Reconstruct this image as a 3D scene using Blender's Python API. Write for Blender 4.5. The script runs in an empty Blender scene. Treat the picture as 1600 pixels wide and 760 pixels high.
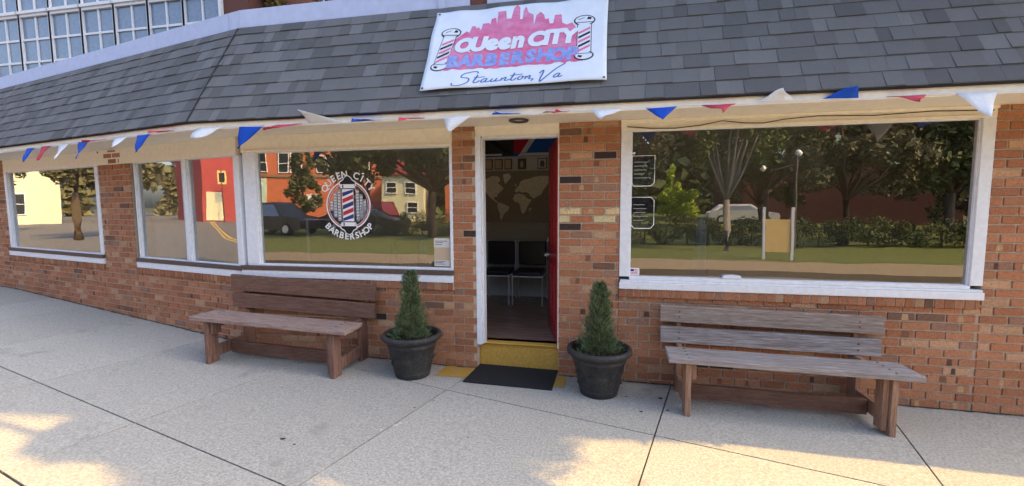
import bpy, bmesh, math, random
from mathutils import Vector, Matrix
R = math.radians
rnd = random.Random(11)
S = bpy.context.scene
C = S.collection

# ------------------------------------------------------------------ camera
cam_d = bpy.data.cameras.new("camera")
cam = bpy.data.objects.new("camera", cam_d); C.objects.link(cam); S.camera = cam
yaw, pit, rol = -0.20473, 0.08722, -0.00492
f_ = Vector((math.sin(yaw)*math.cos(pit), math.cos(yaw)*math.cos(pit), -math.sin(pit)))
r0 = Vector((math.cos(yaw), -math.sin(yaw), 0)); u0 = r0.cross(f_)
rr = math.cos(rol)*r0 + math.sin(rol)*u0; uu = -math.sin(rol)*r0 + math.cos(rol)*u0
M = Matrix((rr, uu, -f_)).transposed().to_4x4(); M.translation = Vector((.4221, -4.1875, 1.6201))
cam.matrix_world = M
cam_d.sensor_width = 36; cam_d.lens = 15.80; cam_d.clip_start = .05; cam_d.clip_end = 2000

# ------------------------------------------------------------------ sky, sun, exposure
SUN_EL = 42.0; SUN_D = Vector((1, .167, 0)).normalized()
W = bpy.data.worlds.new("World"); S.world = W; W.use_nodes = True
nt = W.node_tree; bg = nt.nodes['Background']
sky = nt.nodes.new('ShaderNodeTexSky'); sky.sky_type = 'NISHITA'; sky.sun_disc = False
sky.sun_elevation = R(SUN_EL); sky.sun_rotation = math.atan2(SUN_D.x, SUN_D.y)
sky.air_density = 1.0; sky.dust_density = 4.0; sky.ozone_density = .7
nt.links.new(sky.outputs[0], bg.inputs[0]); bg.inputs[1].default_value = .15
sd = bpy.data.lights.new("sun", 'SUN'); so = bpy.data.objects.new("sun", sd); C.objects.link(so)
sd.energy = 2.6; sd.angle = R(.53); sd.color = (1, .63, .20)
to_sun = Vector((SUN_D.x*math.cos(R(SUN_EL)), SUN_D.y*math.cos(R(SUN_EL)), math.sin(R(SUN_EL))))
so.rotation_euler = to_sun.to_track_quat('Z', 'Y').to_euler(); so.location = (8, 0, 12)
S.view_settings.view_transform = 'Standard'; S.view_settings.look = 'None'
S.view_settings.exposure = 1.85; S.view_settings.gamma = 1

# ------------------------------------------------------------------ materials
MAT = {}
def lin(c): return tuple(((v/255)/12.92 if v/255 <= .04045 else ((v/255+.055)/1.055)**2.4) for v in c)
def mat(name, col, rough=.8, spec=.3, var=.0, scale=6., bump=0., bscale=60., stretch=(1, 1, 1), attr=False, col2=None, metal=0., thr=(.35, .65), detail=5, dirt=None):
    m = bpy.data.materials.new(name); m.use_nodes = True; MAT[name] = m
    t = m.node_tree; n = t.nodes; L = t.links; b = n['Principled BSDF']
    b.inputs['Roughness'].default_value = rough; b.inputs['Specular IOR Level'].default_value = spec
    b.inputs['Metallic'].default_value = metal
    tc = n.new('ShaderNodeTexCoord'); mp = n.new('ShaderNodeMapping'); mp.inputs['Scale'].default_value = stretch
    L.new(tc.outputs['Object'], mp.inputs[0])
    base = None
    if attr:
        a = n.new('ShaderNodeVertexColor'); a.layer_name = 'col'; base = a.outputs[0]
    def rgb(c):
        k = n.new('ShaderNodeRGB'); k.outputs[0].default_value = (*c, 1); return k.outputs[0]
    if base is None: base = rgb(col)
    if col2 is not None or var > 0:
        nz = n.new('ShaderNodeTexNoise'); nz.inputs['Scale'].default_value = scale; nz.inputs['Detail'].default_value = detail
        nz.inputs['Roughness'].default_value = .65
        L.new(mp.outputs[0], nz.inputs[0])
        rp = n.new('ShaderNodeMapRange'); rp.inputs[1].default_value = thr[0]; rp.inputs[2].default_value = thr[1]
        L.new(nz.outputs[0], rp.inputs[0])
        if col2 is not None:
            mx = n.new('ShaderNodeMix'); mx.data_type = 'RGBA'; L.new(rp.outputs[0], mx.inputs[0])
            L.new(base, mx.inputs[6]); mx.inputs[7].default_value = (*col2, 1); base = mx.outputs[2]
        if var > 0:
            nz2 = n.new('ShaderNodeTexNoise'); nz2.inputs['Scale'].default_value = scale*4.3; nz2.inputs['Detail'].default_value = 6
            L.new(mp.outputs[0], nz2.inputs[0])
            r2 = n.new('ShaderNodeMapRange'); r2.inputs[1].default_value = .3; r2.inputs[2].default_value = .7
            r2.inputs[3].default_value = 1-var; r2.inputs[4].default_value = 1+var
            L.new(nz2.outputs[0], r2.inputs[0])
            vm = n.new('ShaderNodeVectorMath'); vm.operation = 'SCALE'; L.new(base, vm.inputs[0]); L.new(r2.outputs[0], vm.inputs[3]); base = vm.outputs[0]
    if dirt:
        nd = n.new('ShaderNodeTexNoise'); nd.inputs['Scale'].default_value = dirt[1]; nd.inputs['Detail'].default_value = 8; nd.inputs['Roughness'].default_value = .7
        L.new(tc.outputs['Object'], nd.inputs[0])
        rd = n.new('ShaderNodeMapRange'); rd.inputs[1].default_value = dirt[2]; rd.inputs[2].default_value = dirt[2]+.12
        L.new(nd.outputs[0], rd.inputs[0])
        mx = n.new('ShaderNodeMix'); mx.data_type = 'RGBA'; L.new(rd.outputs[0], mx.inputs[0])
        L.new(base, mx.inputs[6]); mx.inputs[7].default_value = (*dirt[0], 1); base = mx.outputs[2]
    L.new(base, b.inputs['Base Color'])
    if bump > 0:
        nb = n.new('ShaderNodeTexNoise'); nb.inputs['Scale'].default_value = bscale; nb.inputs['Detail'].default_value = 6
        L.new(mp.outputs[0], nb.inputs[0])
        bp = n.new('ShaderNodeBump'); bp.inputs['Strength'].default_value = bump; bp.inputs['Distance'].default_value = .01
        L.new(nb.outputs[0], bp.inputs['Height']); L.new(bp.outputs[0], b.inputs['Normal'])
    return m

mat('brick', (1, 1, 1), .9, .2, .26, 16, .7, 90, attr=True, dirt=((.20, .12, .085), 5.5, .62))
mat('mortar', (.50, .41, .31), .95, .1, .15, 14, .4, 120)
mat('cream', (.86, .81, .70), .5, .4, .05, 5, .1, 30, dirt=((.42, .34, .23), 7, .66))
mat('trim_skylit', (.74, .77, .82), .5, .4, .06, 6, .15, 40, dirt=((.36, .36, .36), 16, .64))  # same trim paint as cream, with cool skylight put into its colour
mat('pale_coping', (.47, .55, .78), .55, .4, .06, 3, .1, 14, (1, 1, 1), dirt=((.42, .47, .6), 5, .62))
mat('brown_sill', (.11, .075, .06), .7, .3, .2, 8, .2, 50, (1, 6, 6))
mat('shingle', (1, 1, 1), .95, .15, .20, 60, .8, 260, attr=True)
mat('shingle_under', (.035, .038, .045), .95, .1)
mat('concrete', (1, 1, 1), .92, .2, .25, 15, .6, 110, attr=True, col2=None, dirt=((.25, .24, .215), 1.7, .60))
mat('joint_dirt', (.07, .065, .055), .95, .1, .3, 20)
mat('asphalt', (.15, .145, .14), .9, .2, .3, 30, .5, 80)
mat('far_pave', (.21, .17, .115), .9, .2, .12, 3)
mat('lawn', (.075, .10, .028), .95, .1, .4, 3, .8, 30, col2=(.12, .13, .045))
mat('ground', (.10, .10, .07), .95, .1, .3, .4)
mat('yellow_paint', (.56, .33, .065), .65, .3, .14, 9, .3, 60, dirt=((.30, .17, .05), 9, .60))
mat('yellow_ground', (.42, .25, .05), .8, .2, .2, 14, .3, 60, dirt=((.30, .28, .24), 7, .53))
mat('road_yellow', (.6, .42, .08), .8, .2, .2, 9)
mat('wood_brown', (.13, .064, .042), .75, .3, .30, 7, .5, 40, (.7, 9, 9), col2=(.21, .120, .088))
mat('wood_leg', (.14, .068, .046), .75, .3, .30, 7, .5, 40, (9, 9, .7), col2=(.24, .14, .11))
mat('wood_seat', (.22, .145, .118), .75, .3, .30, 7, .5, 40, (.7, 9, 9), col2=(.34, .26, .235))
mat('wood_grey', (.20, .165, .15), .8, .25, .34, 5, .5, 40, (.6, 11, 11), col2=(.35, .33, .34))
mat('wood_grey_top', (.23, .17, .14), .8, .25, .34, 5, .5, 40, (.6, 11, 11), col2=(.33, .29, .26))
mat('wood_tan', (.25, .13, .08), .8, .25, .3, 6, .5, 40, (11, 11, .7), col2=(.34, .22, .15))
mat('pot', (.024, .025, .028), .6, .35, .35, 9, .7, 24, col2=(.042, .040, .038))
mat('soil', (.03, .022, .016), .95, .1, .4, 40, .6, 60)
mat('needle', (.065, .105, .045), .65, .3, .5, 12, col2=(.15, .20, .10))
mat('bark', (.10, .075, .055), .95, .1, .3, 14, .6, 30, (1, 1, .3))
mat('pale_bark', (.20, .19, .175), .9, .1, .2, 8, .3, 30, (1, 1, .3))
mat('rubber', (.018, .019, .022), .85, .25, .35, 30, .5, 130)
mat('red_door', (.33, .012, .022), .3, .5, .08, 6)
mat('metal', (.75, .75, .76), .38, .6, 0, metal=.45)
mat('dark_metal', (.09, .08, .07), .4, .5, 0, metal=.6)
mat('black_vinyl', (.010, .011, .013), .35, .5, .1, 10)
mat('int_wall', (.62, .60, .56), .85, .2, .05, 3)
mat('int_dark', (.05, .05, .055), .85, .2, .05, 3)
mat('wainscot', (.36, .33, .24), .7, .3, .1, 4, stretch=(.3, 1, 6))
mat('int_floor', (.22, .13, .10), .22, .5, .3, 4, .1, 20, (.5, 5, 1), col2=(.34, .22, .17))
mat('ceiling', (.65, .63, .62), .9, .1)
mat('map_sea', (.30, .26, .20), .8, .2, .2, 7, stretch=(8, 1, 1))
mat('map_land', (.78, .72, .56), .8, .2, .15, 8)
mat('white', (.72, .75, .8), .55, .3, .04, 4)
mat('vinyl_white', (.66, .74, .85), .45, .4, .03, 3)
mat('decal_white', (.85, .85, .85), .5, .3)
mat('decal_red', (.50, .035, .05), .5, .3)
mat('decal_blue', (.03, .045, .20), .5, .3)
mat('decal_grey', (.30, .31, .34), .5, .3, .3, 30)
mat('decal_black', (.012, .012, .014), .5, .3)
mat('pink_print', (.62, .11, .27), .5, .3, .10, 5, col2=(.62, .25, .43), stretch=(1, 1, 2.2))
mat('pink_line', (.66, .16, .34), .5, .3, .12, 20)
mat('blue_print', (.17, .27, .68), .5, .3, .14, 9, col2=(.30, .38, .72))
mat('script_blue', (.07, .15, .42), .5, .3)
mat('flag_blue', (.008, .075, .50), .65, .2, .08, 12)
mat('flag_red', (.48, .05, .085), .65, .2, .08, 12)
mat('flag_white', (.72, .76, .82), .65, .2, .05, 12)
mat('union_blue', (.03, .12, .45), .8, .1)
mat('union_red', (.50, .03, .06), .8, .1)
mat('union_white', (.72, .72, .75), .8, .1)
mat('pale_green', (.50, .62, .50), .7, .2)
mat('orange_brick', (.50, .15, .075), .9, .2, .18, 2.2, .2, 30)
mat('church_brick', (.085, .030, .025), .9, .2, .2, 3)
mat('red_wall', (.34, .065, .065), .85, .2, .12, 2)
mat('cream_wall', (.62, .60, .42), .85, .2, .1, 2)
mat('back_brick', (.15, .07, .06), .9, .2, .3, 9, .4, 30, (1, 1, 4))
mat('win_dark', (.02, .025, .03), .15, .5)
mat('win_sky', (.16, .21, .30), .12, .8, .12, 3)
mat('leaf_dark', (.055, .075, .030), .7, .2, .5, 2.5, col2=(.11, .125, .05))
mat('leaf_mid', (.07, .11, .03), .7, .2, .45, 2.5, col2=(.13, .16, .05))
mat('leaf_bright', (.38, .52, .05), .6, .2, .35, 3, col2=(.5, .56, .10))
mat('leaf_autumn', (.13, .085, .03), .7, .2, .5, 3, col2=(.28, .20, .07))
mat('leaf_olive', (.13, .135, .07), .7, .2, .4, 2.5, col2=(.20, .18, .10))
mat('car_dark', (.02, .022, .03), .25, .6)
mat('car_red', (.14, .012, .014), .25, .6)
mat('car_white', (.7, .7, .7), .3, .6)
mat('tyre', (.015, .015, .015), .8, .2)
mat('sign_tan', (.70, .52, .22), .7, .2, .08, 7)
mat('poster', (.62, .62, .60), .6, .3)
mat('poster_dark', (.12, .12, .13), .6, .3)
mat('poster_tan', (.55, .42, .28), .6, .3)
mat('cable', (.06, .045, .035), .8, .2)
mat('gum', (.03, .03, .03), .8, .2)
mat('litter', (.6, .6, .58), .7, .2, .3, 40)
mat('salon_cape', (.35, .40, .48), .7, .2)

def glass_mat(name, refl, tint):
    m = bpy.data.materials.new(name); m.use_nodes = True; MAT[name] = m
    t = m.node_tree; n = t.nodes; L = t.links
    for x in list(n): n.remove(x)
    o = n.new('ShaderNodeOutputMaterial'); mx = n.new('ShaderNodeMixShader')
    tr = n.new('ShaderNodeBsdfTransparent'); tr.inputs[0].default_value = (*tint, 1)
    gl = n.new('ShaderNodeBsdfGlossy'); gl.inputs['Roughness'].default_value = 0.0; gl.inputs[0].default_value = (1, 1, 1, 1)
    fr = n.new('ShaderNodeFresnel'); fr.inputs[0].default_value = 1.5
    ad = n.new('ShaderNodeMath'); ad.operation = 'MULTIPLY_ADD'; ad.inputs[1].default_value = 1.2; ad.inputs[2].default_value = refl; ad.use_clamp = True
    L.new(fr.outputs[0], ad.inputs[0]); L.new(ad.outputs[0], mx.inputs[0])
    # float glass is never dead flat: a very faint large waviness
    tc = n.new('ShaderNodeTexCoord'); nz = n.new('ShaderNodeTexNoise'); nz.inputs['Scale'].default_value = 1.6; nz.inputs['Detail'].default_value = 1
    bp = n.new('ShaderNodeBump'); bp.inputs['Strength'].default_value = .16; bp.inputs['Distance'].default_value = .009
    L.new(tc.outputs['Object'], nz.inputs[0]); L.new(nz.outputs[0], bp.inputs['Height']); L.new(bp.outputs[0], gl.inputs['Normal'])
    L.new(tr.outputs[0], mx.inputs[1]); L.new(gl.outputs[0], mx.inputs[2]); L.new(mx.outputs[0], o.inputs[0])
glass_mat('glass', .25, (.82, .84, .85))

# ------------------------------------------------------------------ mesh helpers
class MB:
    def __init__(s): s.v = []; s.f = []; s.c = []; s.smooth = False
    def add(s, vs, fs, col=None):
        k = len(s.v); s.v += [tuple(p) for p in vs]
        for f in fs: s.f.append([k+i for i in f]); s.c.append(col)
        return s
    def box(s, x0, x1, y0, y1, z0, z1, col=None, F=None):
        P = [(x, y, z) for z in (z0, z1) for y in (y0, y1) for x in (x0, x1)]
        if F: P = [F(*p) for p in P]
        return s.add(P, [(0, 2, 3, 1), (4, 5, 7, 6), (0, 1, 5, 4), (2, 6, 7, 3), (0, 4, 6, 2), (1, 3, 7, 5)], col)
    def tube(s, pts, r, n=8, col=None, cap=True):
        pts = [Vector(p) for p in pts]; rs = r if isinstance(r, (list, tuple)) else [r]*len(pts); rings = []
        for i, p in enumerate(pts):
            t = (pts[min(i+1, len(pts)-1)]-pts[max(i-1, 0)]).normalized()
            a = t.cross(Vector((0, 0, 1))); a = a.normalized() if a.length > 1e-3 else Vector((1, 0, 0)); b = t.cross(a)
            rings.append([p+(a*math.cos(2*math.pi*j/n)+b*math.sin(2*math.pi*j/n))*rs[i] for j in range(n)])
        vs = [q for g in rings for q in g]; fs = []
        for i in range(len(pts)-1):
            for j in range(n): fs.append((i*n+j, i*n+(j+1) % n, (i+1)*n+(j+1) % n, (i+1)*n+j))
        if cap: fs.append(tuple(range(n))[::-1]); fs.append(tuple((len(pts)-1)*n+j for j in range(n)))
        return s.add(vs, fs, col)
    def lathe(s, prof, c, n=32, col=None):
        vs = [(c[0]+r*math.cos(2*math.pi*j/n), c[1]+r*math.sin(2*math.pi*j/n), c[2]+z) for r, z in prof for j in range(n)]; fs = []
        for i in range(len(prof)-1):
            for j in range(n): fs.append((i*n+j, i*n+(j+1) % n, (i+1)*n+(j+1) % n, (i+1)*n+j))
        return s.add(vs, fs, col)
    def prism(s, poly, h0, h1, T, col=None):
        n = len(poly); vs = [T(u, v, h0) for u, v in poly]+[T(u, v, h1) for u, v in poly]
        return s.add(vs, [tuple(range(n))[::-1], tuple(range(n, 2*n))]+[(i, (i+1) % n, n+(i+1) % n, n+i) for i in range(n)], col)
    def build(s, name, m, parent=None, bevel=0., smooth=False, origin=None, tri=False):
        me = bpy.data.meshes.new(name)
        me.from_pydata(s.v, [], s.f); me.update()
        if tri or any(c is not None for c in s.c):
            la = me.color_attributes.new('col', 'FLOAT_COLOR', 'CORNER')
            for p in me.polygons:
                c = s.c[p.index] or (.5, .5, .5)
                for li in p.loop_indices: la.data[li].color = (*c, 1)
        me.materials.append(MAT[m] if isinstance(m, str) else m)
        bm = bmesh.new(); bm.from_mesh(me); bmesh.ops.recalc_face_normals(bm, faces=bm.faces[:]); bm.to_mesh(me); bm.free()
        if smooth:
            for p in me.polygons: p.use_smooth = True
        o = bpy.data.objects.new(name, me); C.objects.link(o)
        if parent is not None:
            o.parent = parent
            off = world_loc(parent)
            if off.length > 0: me.transform(Matrix.Translation(-off))
        elif origin is not None:
            me.transform(Matrix.Translation(-Vector(origin))); o.location = origin
        if bevel > 0:
            b = o.modifiers.new('bevel', 'BEVEL'); b.width = bevel; b.segments = 2; b.limit_method = 'ANGLE'
        return o
def build_split(mb, name, m, parent):
    """one part per loose piece"""
    par = list(range(len(mb.v)))
    def find(a):
        while par[a] != a: par[a] = par[par[a]]; a = par[a]
        return a
    for f in mb.f:
        for q in f[1:]: par[find(q)] = find(f[0])
    groups = {}
    for f in mb.f: groups.setdefault(find(f[0]), []).append(f)
    for fs in groups.values():
        ids = sorted({i for f in fs for i in f}); mp_ = {i: k for k, i in enumerate(ids)}
        b = MB(); b.add([mb.v[i] for i in ids], [[mp_[i] for i in f] for f in fs]); b.build(name, m, parent)
def world_loc(o):
    v = Vector(o.location)
    while o.parent: o = o.parent; v += Vector(o.location)
    return v
def tag(o, label, cat, group=None, kind=None):
    o['label'] = label; o['category'] = cat
    if group: o['group'] = group
    if kind: o['kind'] = kind
    return o
def empty(name, loc, label, cat, group=None, rz=0):
    o = bpy.data.objects.new(name, None); C.objects.link(o); o.location = loc; o.rotation_euler = (0, 0, rz)
    o.empty_display_size = .1
    return tag(o, label, cat, group)
def struct(o): o['kind'] = 'structure'; return o
def copy_tree(o, parent=None):
    c = o.copy(); C.objects.link(c)
    if parent is not None: c.parent = parent
    for ch in list(o.children): copy_tree(ch, c)
    return c
def gz(x, y=0):
    x = max(-9, min(6, x))
    return -.035*(x+1.1) if x < -1.1 else -.016*(x+1.1)

# ------------------------------------------------------------------ ground
GS = MB(); GS.box(-400, 400, -500, 400, -.6, -.2); struct(GS.build('ground', 'ground'))
rd = MB()
def kerb_y(x): return -3.2-.235*x
rd.add([(-130, -70, -.14), (-14, -7.2, -.14), (40, -7.2, -.14), (40, kerb_y(14), -.14), (14, kerb_y(14), -.14), (-14, kerb_y(-14), -.14), (-130, 34, -.14)], [(0, 1, 2, 3, 4, 5, 6)])
struct(rd.build('road', 'asphalt'))
ym = MB()
for off in (-.12, .12):
    pts = [(30, -6.0), (8, -5.9), (0, -5.2), (-8, -5.0), (-14, -5.2), (-25, -7.6), (-40, -12.2), (-60, -18.6), (-90, -28)]
    for a, b in zip(pts[:-1], pts[1:]):
        d = Vector((b[0]-a[0], b[1]-a[1], 0)).normalized(); n_ = Vector((-d.y, d.x, 0))
        P = [Vector((*a, -.136))+n_*(off+s) for s in (-.05, .05)]+[Vector((*b, -.136))+n_*(off+s) for s in (.05, -.05)]
        ym.add(P, [(0, 1, 2, 3)])
struct(ym.build('road_marking', 'road_yellow'))
pv = MB()
pv.prism([(-14, -7.2), (40, -7.2), (40, -9.2), (-16, -9.2)], -.3, .0, lambda u, v, h: (u, v, h))
pv.prism([(-14, -7.2), (-16, -9.2), (-130, -73), (-130, -70)], -.3, .0, lambda u, v, h: (u, v, h))
struct(pv.build('far_pavement', 'far_pave'))
lw = MB()
lw.prism([(-16, -9.2), (40, -9.2), (60, -60), (-50, -60), (-40, -22.6)], -.3, .004, lambda u, v, h: (u, v, h))
struct(lw.build('lawn', 'lawn'))

# sidewalk of separate poured slabs, joints left open
sw = MB()
cs = [4.0, 2.37, .79, -.79, -2.37, -3.05]
ds = [-14.5, -12.8, -11.2, -9.6, -8.0, -6.9, -5.55, -3.98, -2.45, -.78, 1.03, 2.7, 4.35, 6.0, 7.7, 9.4, 11]
def cd(c, d): x = (d+.25*c)/1.05875; return x, c-.235*x
for i in range(len(cs)-1):
    for j in range(len(ds)-1):
        g = .0058; c0, c1 = cs[i]-g, cs[i+1]+g; d0, d1 = ds[j]+g, ds[j+1]-g
        k = rnd.uniform(.93, 1.05); base = (.375*k, .362*k, .325*k)
        n = 4; vs = []
        for a in range(n+1):
            for b in range(n+1):
                x, y = cd(c0+(c1-c0)*a/n, d0+(d1-d0)*b/n); vs.append((x, y, gz(x)))
        fs = [(a*(n+1)+b, a*(n+1)+b+1, (a+1)*(n+1)+b+1, (a+1)*(n+1)+b) for a in range(n) for b in range(n)]
        rim = [a for a in range(n+1)]+[(a)*(n+1)+n for a in range(1, n+1)]+[n*(n+1)+b for b in range(n-1, -1, -1)]+[a*(n+1) for a in range(n-1, 0, -1)]
        base_i = len(vs); vs += [(vs[q][0], vs[q][1], vs[q][2]-.05) for q in rim]; m_ = len(rim)
        fs += [(rim[q], rim[(q+1) % m_], base_i+(q+1) % m_, base_i+q) for q in range(m_)]
        sw.add(vs, fs, base)
# kerb strip
for j in range(len(ds)-1):
    x0, y0 = cd(-3.06, ds[j]+.004); x1, y1 = cd(-3.06, ds[j+1]-.004); x2, y2 = cd(-3.2, ds[j+1]-.004); x3, y3 = cd(-3.2, ds[j]+.004)
    P = [(x0, y0), (x1, y1), (x2, y2), (x3, y3)]
    sw.add([(x, y, gz(x)+.002) for x, y in P]+[(x, y, -.3) for x, y in P], [(0, 1, 2, 3), (0, 4, 5, 1), (1, 5, 6, 2), (2, 6, 7, 3), (3, 7, 4, 0)], (.36, .36, .34))
struct(sw.build('sidewalk', 'concrete'))
jb = MB()
P = [cd(4, -14.5), cd(4, 11), cd(-3.1, 11), cd(-3.1, -14.5)]
n = 30
for a in range(n):
    for b in (0,):
        q = [cd(4, -14.5+25.5*a/n), cd(4, -14.5+25.5*(a+1)/n), cd(-3.1, -14.5+25.5*(a+1)/n), cd(-3.1, -14.5+25.5*a/n)]
        jb.add([(x, y, gz(x)-.012) for x, y in q], [(0, 1, 2, 3)])
struct(jb.build('sidewalk_bed', 'joint_dirt'))

# ------------------------------------------------------------------ the shop building
BE = R(13)
def FM(a, d, z): return Vector((a, -d, z))
Ux, Uy = math.cos(BE), -math.sin(BE); Nx, Ny = -math.sin(BE), -math.cos(BE)
def FC(a, d, z): return Vector((-3.44+a*Ux+d*Nx, a*Uy+d*Ny, z))   # a<0 runs to the left
shop = empty('corner_shop', (0, 0, 0), 'single storey brick shop with grey shingled mansard roof and cream trim', 'shop')
CH, BL = .072, .2075
def brick_col(k=None):
    r = rnd.random()
    if k == 'tan': return (.62*rnd.uniform(.9, 1.1), .48, .27)
    if k == 'dark': return (.055, .035, .032)
    if r < .02: c = (.20, .11, .075)
    elif r < .07: c = (.33, .18, .12)
    elif r < .18: c = (.50, .29, .17)
    elif r < .6: c = (.44, .200, .108)
    elif r < .85: c = (.41, .172, .088)
    else: c = (.36, .150, .080)
    q = rnd.uniform(.84, 1.02); return tuple(v*q for v in c)
ACC = {(21, .1): 'tan', (21, .49): 'tan', (20, .05): 'tan', (20, .44): 'tan', (19, .10): 'dark', (25, .10): 'dark', (20, -.94): 'tan', (18, -.94): 'dark', (18, -.85): 'dark',
       (6, -1.79): 'dark', (2, 1.25): 'dark', (2, 1.4): 'dark', (3, 1.7): 'dark', (3, 1.9): 'dark', (8, -3.3): 'dark', (28, .44): 'dark'}
def brick_wall(mb, F, a0, a1, z0, z1, ph=0., depth=.012, acc=None):
    k0 = math.floor(z0/CH); j = .0068
    for k in range(k0, math.ceil(z1/CH)):
        zz0, zz1 = max(z0, k*CH+j), min(z1, (k+1)*CH-j)
        if zz1-zz0 < .012: continue
        st = ph+(BL/2 if k % 2 == 0 else 0); i0 = math.floor((a0-st)/BL)-1
        for i in range(i0, i0+int((a1-a0)/BL)+4):
            b0, b1 = max(a0, st+i*BL+j), min(a1, st+(i+1)*BL-j)
            if b1-b0 < .02: continue
            kind = None
            if acc:
                for (kk, xa), t in acc.items():
                    if kk == k and b0 <= xa <= b1: kind = t
            d = depth*rnd.uniform(.85, 1.15); c = brick_col(kind); e = .0025
            P = [F(b0, 0, zz0), F(b1, 0, zz0), F(b1, 0, zz1), F(b0, 0, zz1), F(b0+e, d, zz0+e), F(b1-e, d, zz0+e), F(b1-e, d, zz1-e), F(b0+e, d, zz1-e)]
            mb.add(P, [(4, 5, 6, 7), (0, 1, 5, 4), (1, 2, 6, 5), (2, 3, 7, 6), (3, 0, 4, 7)], c)
            # fired flashing: a darker or paler band across some faces
            if kind is None and rnd.random() < .16 and b1-b0 > .12:
                u = rnd.uniform(b0+.02, b1-.07); w = rnd.uniform(.03, .055); q = rnd.choice(((.10, .06, .045), (.20, .10, .06), (.46, .29, .16)))
                mb.add([F(u, d+.0008, zz0+.004), F(u+w, d+.0008, zz0+.004), F(u+w*.9, d+.0008, zz1-.004), F(u+.004, d+.0008, zz1-.004)], [(0, 1, 2, 3)], q)
def rowlock(mb, F, a0, a1, z0, z1, out=.028):
    a = a0; w = .0685
    while a < a1-.01:
        b = min(a+w-.010, a1)
        c = brick_col(); c = tuple(v*.85 for v in c)
        mb.box(a, b, 0, out+rnd.uniform(-.001, .002), z0, z1-.001, c, F); a += w
def rowlock_mortar(mb, F, a0, a1, z0, z1, out=.022): mb.box(a0, a1, .0, out, z0+.001, z1-.002, None, F)

T = .22
bw = MB(); mw = MB()
# piers either side of the door
brick_wall(bw, FM, -1.030, -.805, -.14, 2.352, .0, acc=ACC); mw.box(-1.030, -.805, -T, 0, -.3, 2.36, None, FM)
brick_wall(bw, FM, .0, .548, -.14, 2.352, .0, acc=ACC); mw.box(.0, .548, -T, 0, -.3, 2.36, None, FM)
# below the windows
brick_wall(bw, FM, -3.44, -1.030, -.14, .770, .0, acc=ACC); mw.box(-3.44, -1.030, -T, 0, -.3, .845, None, FM)
rowlock(bw, FM, -3.42, -1.04, .772, .845); rowlock_mortar(mw, FM, -3.42, -1.03, .772, .845)
brick_wall(bw, FM, .548, 3.34, -.14, .770, .0, acc=ACC); mw.box(.548, 3.34, -T, 0, -.3, .842, None, FM)
rowlock(bw, FM, .552, 3.32, .772, .842); rowlock_mortar(mw, FM, .552, 3.32, .772, .842)
brick_wall(bw, FM, 3.34, 6.5, -.2, 2.352); mw.box(3.34, 6.5, -T, 0, -.3, 2.36, None, FM)
# chamfered left part
brick_wall(bw, FC, -2.10, .0, -.05, .758); mw.box(-2.10, -.03, -T, 0, -.3, .832, None, FC)
rowlock(bw, FC, -2.08, -.01, .760, .832); rowlock_mortar(mw, FC, -2.08, -.01, .760, .832)
brick_wall(bw, FC, -2.85, -2.10, -.05, 2.34); mw.box(-2.85, -2.10, -T, 0, -.3, 2.36, None, FC)
brick_wall(bw, FC, -5.75, -2.85, -.05, .758); mw.box(-5.75, -2.85, -T, 0, -.3, .832, None, FC)
rowlock(bw, FC, -5.73, -2.87, .760, .832); rowlock_mortar(mw, FC, -5.73, -2.87, .760, .832)
brick_wall(bw, FC, -9.5, -5.75, -.05, 2.34); mw.box(-9.5, -5.75, -T, 0, -.3, 2.36, None, FC)
wall = bw.build('brick_wall', 'brick', shop)
mw.build('mortar_bed', 'mortar', wall)

# soffit, fascia and header boards
tr = MB()
FO = .50
hipx = -3.44-FO*math.tan(BE/2)
def eave_seg(mb, F, a0, a1, d0, d1, z0, z1): mb.box(a0, a1, d0, d1, z0, z1, None, F)
mb = MB()
# fascia boards (mitred at the bend)
def mitre(mb, d0, d1, z0, z1, xr, xl):
    h = math.tan(BE/2)
    P = []
    for z in (z0, z1):
        for d in (d0, d1):
            P += [FM(xr, d, z), FM(-3.44-d*h, d, z)]
    mb.add(P, [(0, 1, 3, 2), (4, 6, 7, 5), (0, 4, 5, 1), (2, 3, 7, 6), (0, 2, 6, 4), (1, 5, 7, 3)])
    P = []
    for z in (z0, z1):
        for d in (d0, d1):
            P += [FC(xl, d, z), FC(d*h, d, z)]
    mb.add(P, [(0, 1, 3, 2), (4, 6, 7, 5), (0, 4, 5, 1), (2, 3, 7, 6), (0, 2, 6, 4), (1, 5, 7, 3)])
mitre(mb, .478, .50, 2.337, 2.423, 6.5, -9.5)
mb.build('fascia', 'cream', shop, .003)
mb = MB(); mitre(mb, -.02, .477, 2.352, 2.372, 6.5, -9.5); mb.build('soffit', 'cream', shop)
mb = MB()
mb.box(-3.40, -1.032, -.05, .012, 2.176, 2.351, None, FM)
mb.box(-3.385, -1.034, .012, .030, 2.176, 2.20, None, FM)
mb.build('window_header', 'cream', shop, .002); mb = MB()
mb.box(-5.74, -.03, -.05, .012, 2.155, 2.351, None, FC)
mb.build('window_header', 'cream', shop, .002); mb = MB()
mb.box(.55, 3.34, -.05, .012, 2.262, 2.351, None, FM)
mb.box(.55, 3.34, .012, .034, 2.325, 2.351, None, FM)
mb.box(.56, 3.33, .012, .022, 2.258, 2.282, None, FM)
mb.build('window_header', 'cream', shop, .002)
mb = MB()
mb.box(-.803, -.001, -.10, -.004, 2.262, 2.351, None, FM)
mb.box(-.803, -.001, -.004, .010, 2.315, 2.351, None, FM)
mb.build('door_header', 'cream', shop, .002)

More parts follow.
